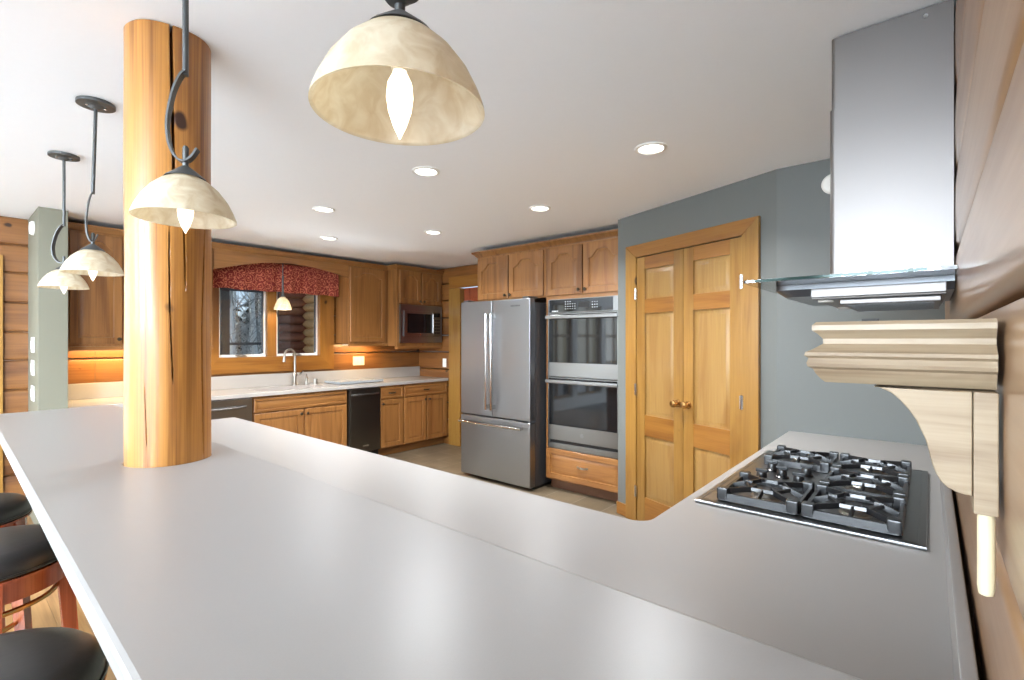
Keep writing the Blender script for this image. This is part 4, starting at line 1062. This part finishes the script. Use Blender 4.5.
# small pendant at the sink
t = empty('mini_pendant', (2.51, 5.49, 1.775), 0, 'small white glass pendant hanging in front of the kitchen window', 'pendant light')
out = [(0.092, 0.0), (0.09, 0.02), (0.078, 0.055), (0.064, 0.095), (0.044, 0.125), (0.022, 0.142), (0.015, 0.146)]
inn = [(r_ - 0.004, z - 0.003) for r_, z in reversed(out)]; inn[-1] = (0.088, 0.0)
m = MB(); m.lathe(out + inn, shadeM, seg=40, cap0=False, cap1=False); m.build('glass_shade', t, smooth=60)
m = MB(); m.lathe([(0.02, 0.143), (0.024, 0.15), (0.012, 0.18), (0.009, 0.36), (0.012, 0.37), (0.006, 0.38), (0.005, 0.555), (0.004, 0.558)], darkmetal, seg=16); m.build('stem', t)
m = MB(); m.lathe([(0.05, 0.572), (0.05, 0.564), (0.02, 0.558)], darkmetal, seg=24); m.build('canopy', t)
m = MB(); m.lathe([(0.008, 0.13), (0.02, 0.10), (0.026, 0.075), (0.02, 0.05), (0.006, 0.042)], bulbM, seg=16); m.build('bulb', t, smooth=60)
l = bpy.data.lights.new('mini_glow', 'POINT'); l.energy = 3; l.color = (1, 0.84, 0.6); l.shadow_soft_size = 0.02
lo = bpy.data.objects.new('mini_glow', l); COL.objects.link(lo); lo.parent = t; lo.location = (0, 0, 0.03)

# recessed ceiling lights
names = ['recessed ceiling light in the middle, nearest the log post', 'largest recessed ceiling light, nearest the pantry door wall', 'recessed ceiling light just right of the log post top', 'farthest recessed ceiling light, over the window counter', 'recessed ceiling light in front of the microwave corner', 'recessed ceiling light above the fridge front']
for (x, y), nm in zip(((1.886, 2.275), (2.421, 1.109), (1.928, 3.529), (2.507, 4.496), (2.994, 3.511), (2.976, 2.254)), names):
    t = empty('recessed_light', (x, y, H), 0, nm, 'ceiling light', 'recessed kitchen ceiling lights')
    m = MB(); m.lathe([(0.082, -0.001), (0.082, -0.006), (0.066, -0.009), (0.062, -0.003)], whiteP, seg=36, cap0=False, cap1=False); m.build('trim_ring', t)
    m = MB(); m.lathe([(0.061, -0.001), (0.061, -0.004), (0.03, -0.005), (0.002, -0.0052)], canM, seg=28); m.build('lens', t)
    l = bpy.data.lights.new('downlight', 'AREA'); l.shape = 'DISK'; l.size = 0.11; l.energy = 14; l.color = (0.96, 0.98, 1.0); l.spread = 2.4
    lo = bpy.data.objects.new('downlight', l); COL.objects.link(lo); lo.parent = t; lo.location = (0, 0, -0.02)

# ---------------------------------------------------------------- bar stools
def stool(loc, rz, label):
    t = empty('bar_stool', loc, rz, label, 'stool', 'bar stools along the breakfast bar')
    R = 0.212
    m = MB(); m.lathe([(R - 0.02, 0.712), (R - 0.002, 0.716), (R, 0.735), (R - 0.003, 0.752), (R - 0.02, 0.768), (R - 0.06, 0.778), (0.08, 0.783), (0.002, 0.784)], leather, seg=56)
    c_ = m.build('cushion', t, smooth=60)
    m = MB(); m.tube([((R + 0.001) * math.cos(2 * PI * i / 48), (R + 0.001) * math.sin(2 * PI * i / 48), 0.722) for i in range(48)], 0.004, leather, 6, closed=True); m.build('piping', c_)
    m = MB(); m.lathe([(R - 0.03, 0.64), (R - 0.012, 0.64), (R - 0.012, 0.70), (R + 0.002, 0.704), (R + 0.002, 0.7115), (R - 0.04, 0.7115)], cherry, seg=56, cap0=False); m.build('apron', t)
    for k_ in range(4):
        a = PI / 4 + k_ * PI / 2; ca_, sa_ = math.cos(a), math.sin(a)
        m = MB(); m.M = Matrix.Rotation(a, 4, 'Z')
        lo_ = []
        for z, rr_, hw in ((0.002, 0.235, 0.019), (0.30, 0.215, 0.021), (0.55, 0.198, 0.023), (0.702, 0.188, 0.025)):
            lo_.append([(rr_ - hw, -hw, z), (rr_ + hw * 0.7, -hw, z), (rr_ + hw * 0.7, hw, z), (rr_ - hw, hw, z)])
        m.loft(lo_, cherry); m.build('leg', t)
    m = MB(); m.tube([(0.20 * math.cos(2 * PI * i / 48), 0.20 * math.sin(2 * PI * i / 48), 0.30) for i in range(48)], 0.010, brass, 10, closed=True); m.build('foot_ring', t, label='brass foot ring')
    m = MB(); m.tube([(0.168 * math.cos(2 * PI * i / 48), 0.168 * math.sin(2 * PI * i / 48), 0.60) for i in range(48)], 0.008, brass, 10, closed=True); m.build('upper_ring', t, label='brass ring below the seat')
    return t
s0 = stool((0.03, 1.39, 0.018), 0.3, 'nearest black cushioned bar stool at the bottom left corner')
dup(s0, (0.10, 2.27, 0.018), 0.8, label='middle bar stool of three, cherry leg and brass ring showing')
dup(s0, (0.05, 2.88, 0.018), 0.2, label='farthest bar stool, only the edge of its black cushion showing')

# ---------------------------------------------------------------- outside the kitchen window
m = MB()
NX = 24
mi = m.mi(snowM); g = [[None] * (NX + 1) for _ in range(NX + 1)]
for i in range(NX + 1):
    for j in range(NX + 1):
        x = -25 + 70 * i / NX; y = 6.6 + 50 * j / NX
        z = -1.5 + 0.10 * max(0, y - 14) + 0.4 * math.sin(x * 0.5) * math.cos(y * 0.3) if y > 8 else -1.5
        g[i][j] = m.v((x, y, z))
for i in range(NX):
    for j in range(NX): m.face([g[i][j], g[i + 1][j], g[i + 1][j + 1], g[i][j + 1]], mi)
o = m.build('ground', label='pale winter ground sloping up beyond the window', cat='ground', kind='structure')
# birches
def birch(x, y, h, lean, seed):
    rnd = random.Random(seed); zb = -1.5 + 0.10 * max(0, y - 14) - 0.1
    m = MB(); P = []; R_ = []
    for i in range(9):
        t_ = i / 8; P.append((lean[0] * t_ * h + 0.08 * math.sin(t_ * 5 + seed), lean[1] * t_ * h, h * t_)); R_.append(0.085 * (1 - 0.75 * t_) + 0.01)
    m.tube(P, R_, birchM, 8); t = empty('birch_tree', (x, y, zb), 0, None, 'tree', 'bare birches outside the window')
    m.build('trunk', t)
    m = MB()
    for k in range(26):
        t_ = rnd.uniform(0.2, 0.98); a = rnd.uniform(0, 2 * PI); L_ = rnd.uniform(0.7, 1.7) * (1.2 - t_ * 0.6)
        p = Vector((lean[0] * t_ * h, lean[1] * t_ * h, h * t_)); d_ = Vector((math.cos(a), math.sin(a), rnd.uniform(0.3, 1.0))).normalized()
        q = p + d_ * L_ * 0.5 + Vector((0, 0, 0.1)); e = p + d_ * L_ + Vector((0, 0, 0.25))
        m.tube([p, q, e], [0.016, 0.011, 0.004], twigM, 4)
        for _ in range(3):
            b0 = p.lerp(e, rnd.uniform(0.3, 0.9)); dd = Vector((rnd.uniform(-1, 1), rnd.uniform(-1, 1), rnd.uniform(-0.2, 1))).normalized() * rnd.uniform(0.3, 0.7)
            m.tube([b0, b0 + dd], [0.008, 0.003], twigM, 3)
    m.build('branches', t)
    return t
rnd = random.Random(3)
k = 0
bl = ['birch leaning left outside the left window pane', 'straight birch outside the left window pane', 'second leaning birch outside the left window pane', 'birch outside beside the window mullion']
for i in range(16):
    y = rnd.uniform(11, 17); px = 232 + i * 4.2 + rnd.uniform(-2, 2); 
    u = (px - 512) / F; ca_, sa_ = math.cos(HEAD), math.sin(HEAD); rx, ry = ca_ + u * sa_, sa_ - u * ca_
    x = y * rx / ry
    b_ = birch(x, y, rnd.uniform(5, 7.5), (rnd.uniform(-0.10, 0.04), 0.0), i)
    b_['label'] = 'thin bare white birch among the trees outside the window'
def fir(x, y, h, seed):
    rnd = random.Random(seed); zb = -1.5 + 0.10 * max(0, y - 14) - 0.1
    t = empty('fir_tree', (x, y, zb), 0, 'dark evergreen behind the birches outside the window', 'tree', 'dark evergreens beyond the birches')
    m = MB(); m.tube([(0, 0, 0), (0, 0, h * 0.9)], [0.12, 0.02], twigM, 6); m.build('trunk', t)
    m = MB(); n = 11
    for k in range(n):
        z = 0.6 + (h - 0.6) * k / n; r_ = (1.5 * (1 - k / n) + 0.15) * rnd.uniform(0.85, 1.1); lp0, lp1, lp2 = [], [], []
        for i in range(18):
            a = 2 * PI * i / 18; q = r_ * (1.0 if i % 2 else 0.62)
            lp0.append((q * math.cos(a), q * math.sin(a), z - 0.15)); lp1.append((q * 0.5 * math.cos(a), q * 0.5 * math.sin(a), z + 0.25)); lp2.append((0.02 * math.cos(a), 0.02 * math.sin(a), z + h / n * 1.5))
        m.loft([lp0, lp1, lp2], firM)
    m.build('foliage', t)
for i in range(14):
    y = rnd.uniform(20, 27); fir(-3 + i * 1.6 + rnd.uniform(-0.4, 0.4) + (y - 20) * 0.3, y, rnd.uniform(5, 8), 50 + i)
# porch: deck, posts, beam, rail, soffit
t = empty('porch', (0, 0, 0), 0, 'dark covered porch with posts and rail outside the kitchen window', 'porch')
m = MB(); m.box(0.4, 3.70, 5.95, 8.6, -0.12, -0.02, porchM); m.build('deck', t)
m = MB(); m.box(0.4, 3.66, 5.9, 8.6, 2.42, 2.55, porchM); m.build('porch_ceiling', t)
for x in (2.84, 3.58):
    m = MB(); m.box(x - 0.06, x + 0.06, 8.1, 8.22, -0.02, 2.42, porchM); m.build('post', t)
m = MB(); m.box(0.4, 3.66, 8.08, 8.24, 2.20, 2.42, porchM); m.build('beam', t)
m = MB(); m.box(2.901, 3.519, 8.13, 8.19, 1.36, 1.40, porchM); m.box(0.4, 2.779, 8.13, 8.19, 1.36, 1.40, porchM); m.build('handrail', t)
# log wing at the right
m = MB()
t = empty('log_wing', (0, 0, 0), 0, 'reddish log wing with stacked rounded log ends seen through the right pane', 'building')
for k in range(19):
    z = -0.1 + k * 0.145
    m = MB(); m.M = Matrix.Translation((3.72, 8.35, z)); m.lathe([(0.068, 0), (0.074, 0.01), (0.074, 0.56)], exlogM, seg=18, axis='X'); m.build('wall_log', t)
    m = MB(); m.M = Matrix.Translation((4.22, 7.95, z + 0.0725)); m.lathe([(0.066, 0.0), (0.073, 0.012), (0.073, 0.55)], endM, seg=20, axis='Y'); m.build('crossing_log', t)
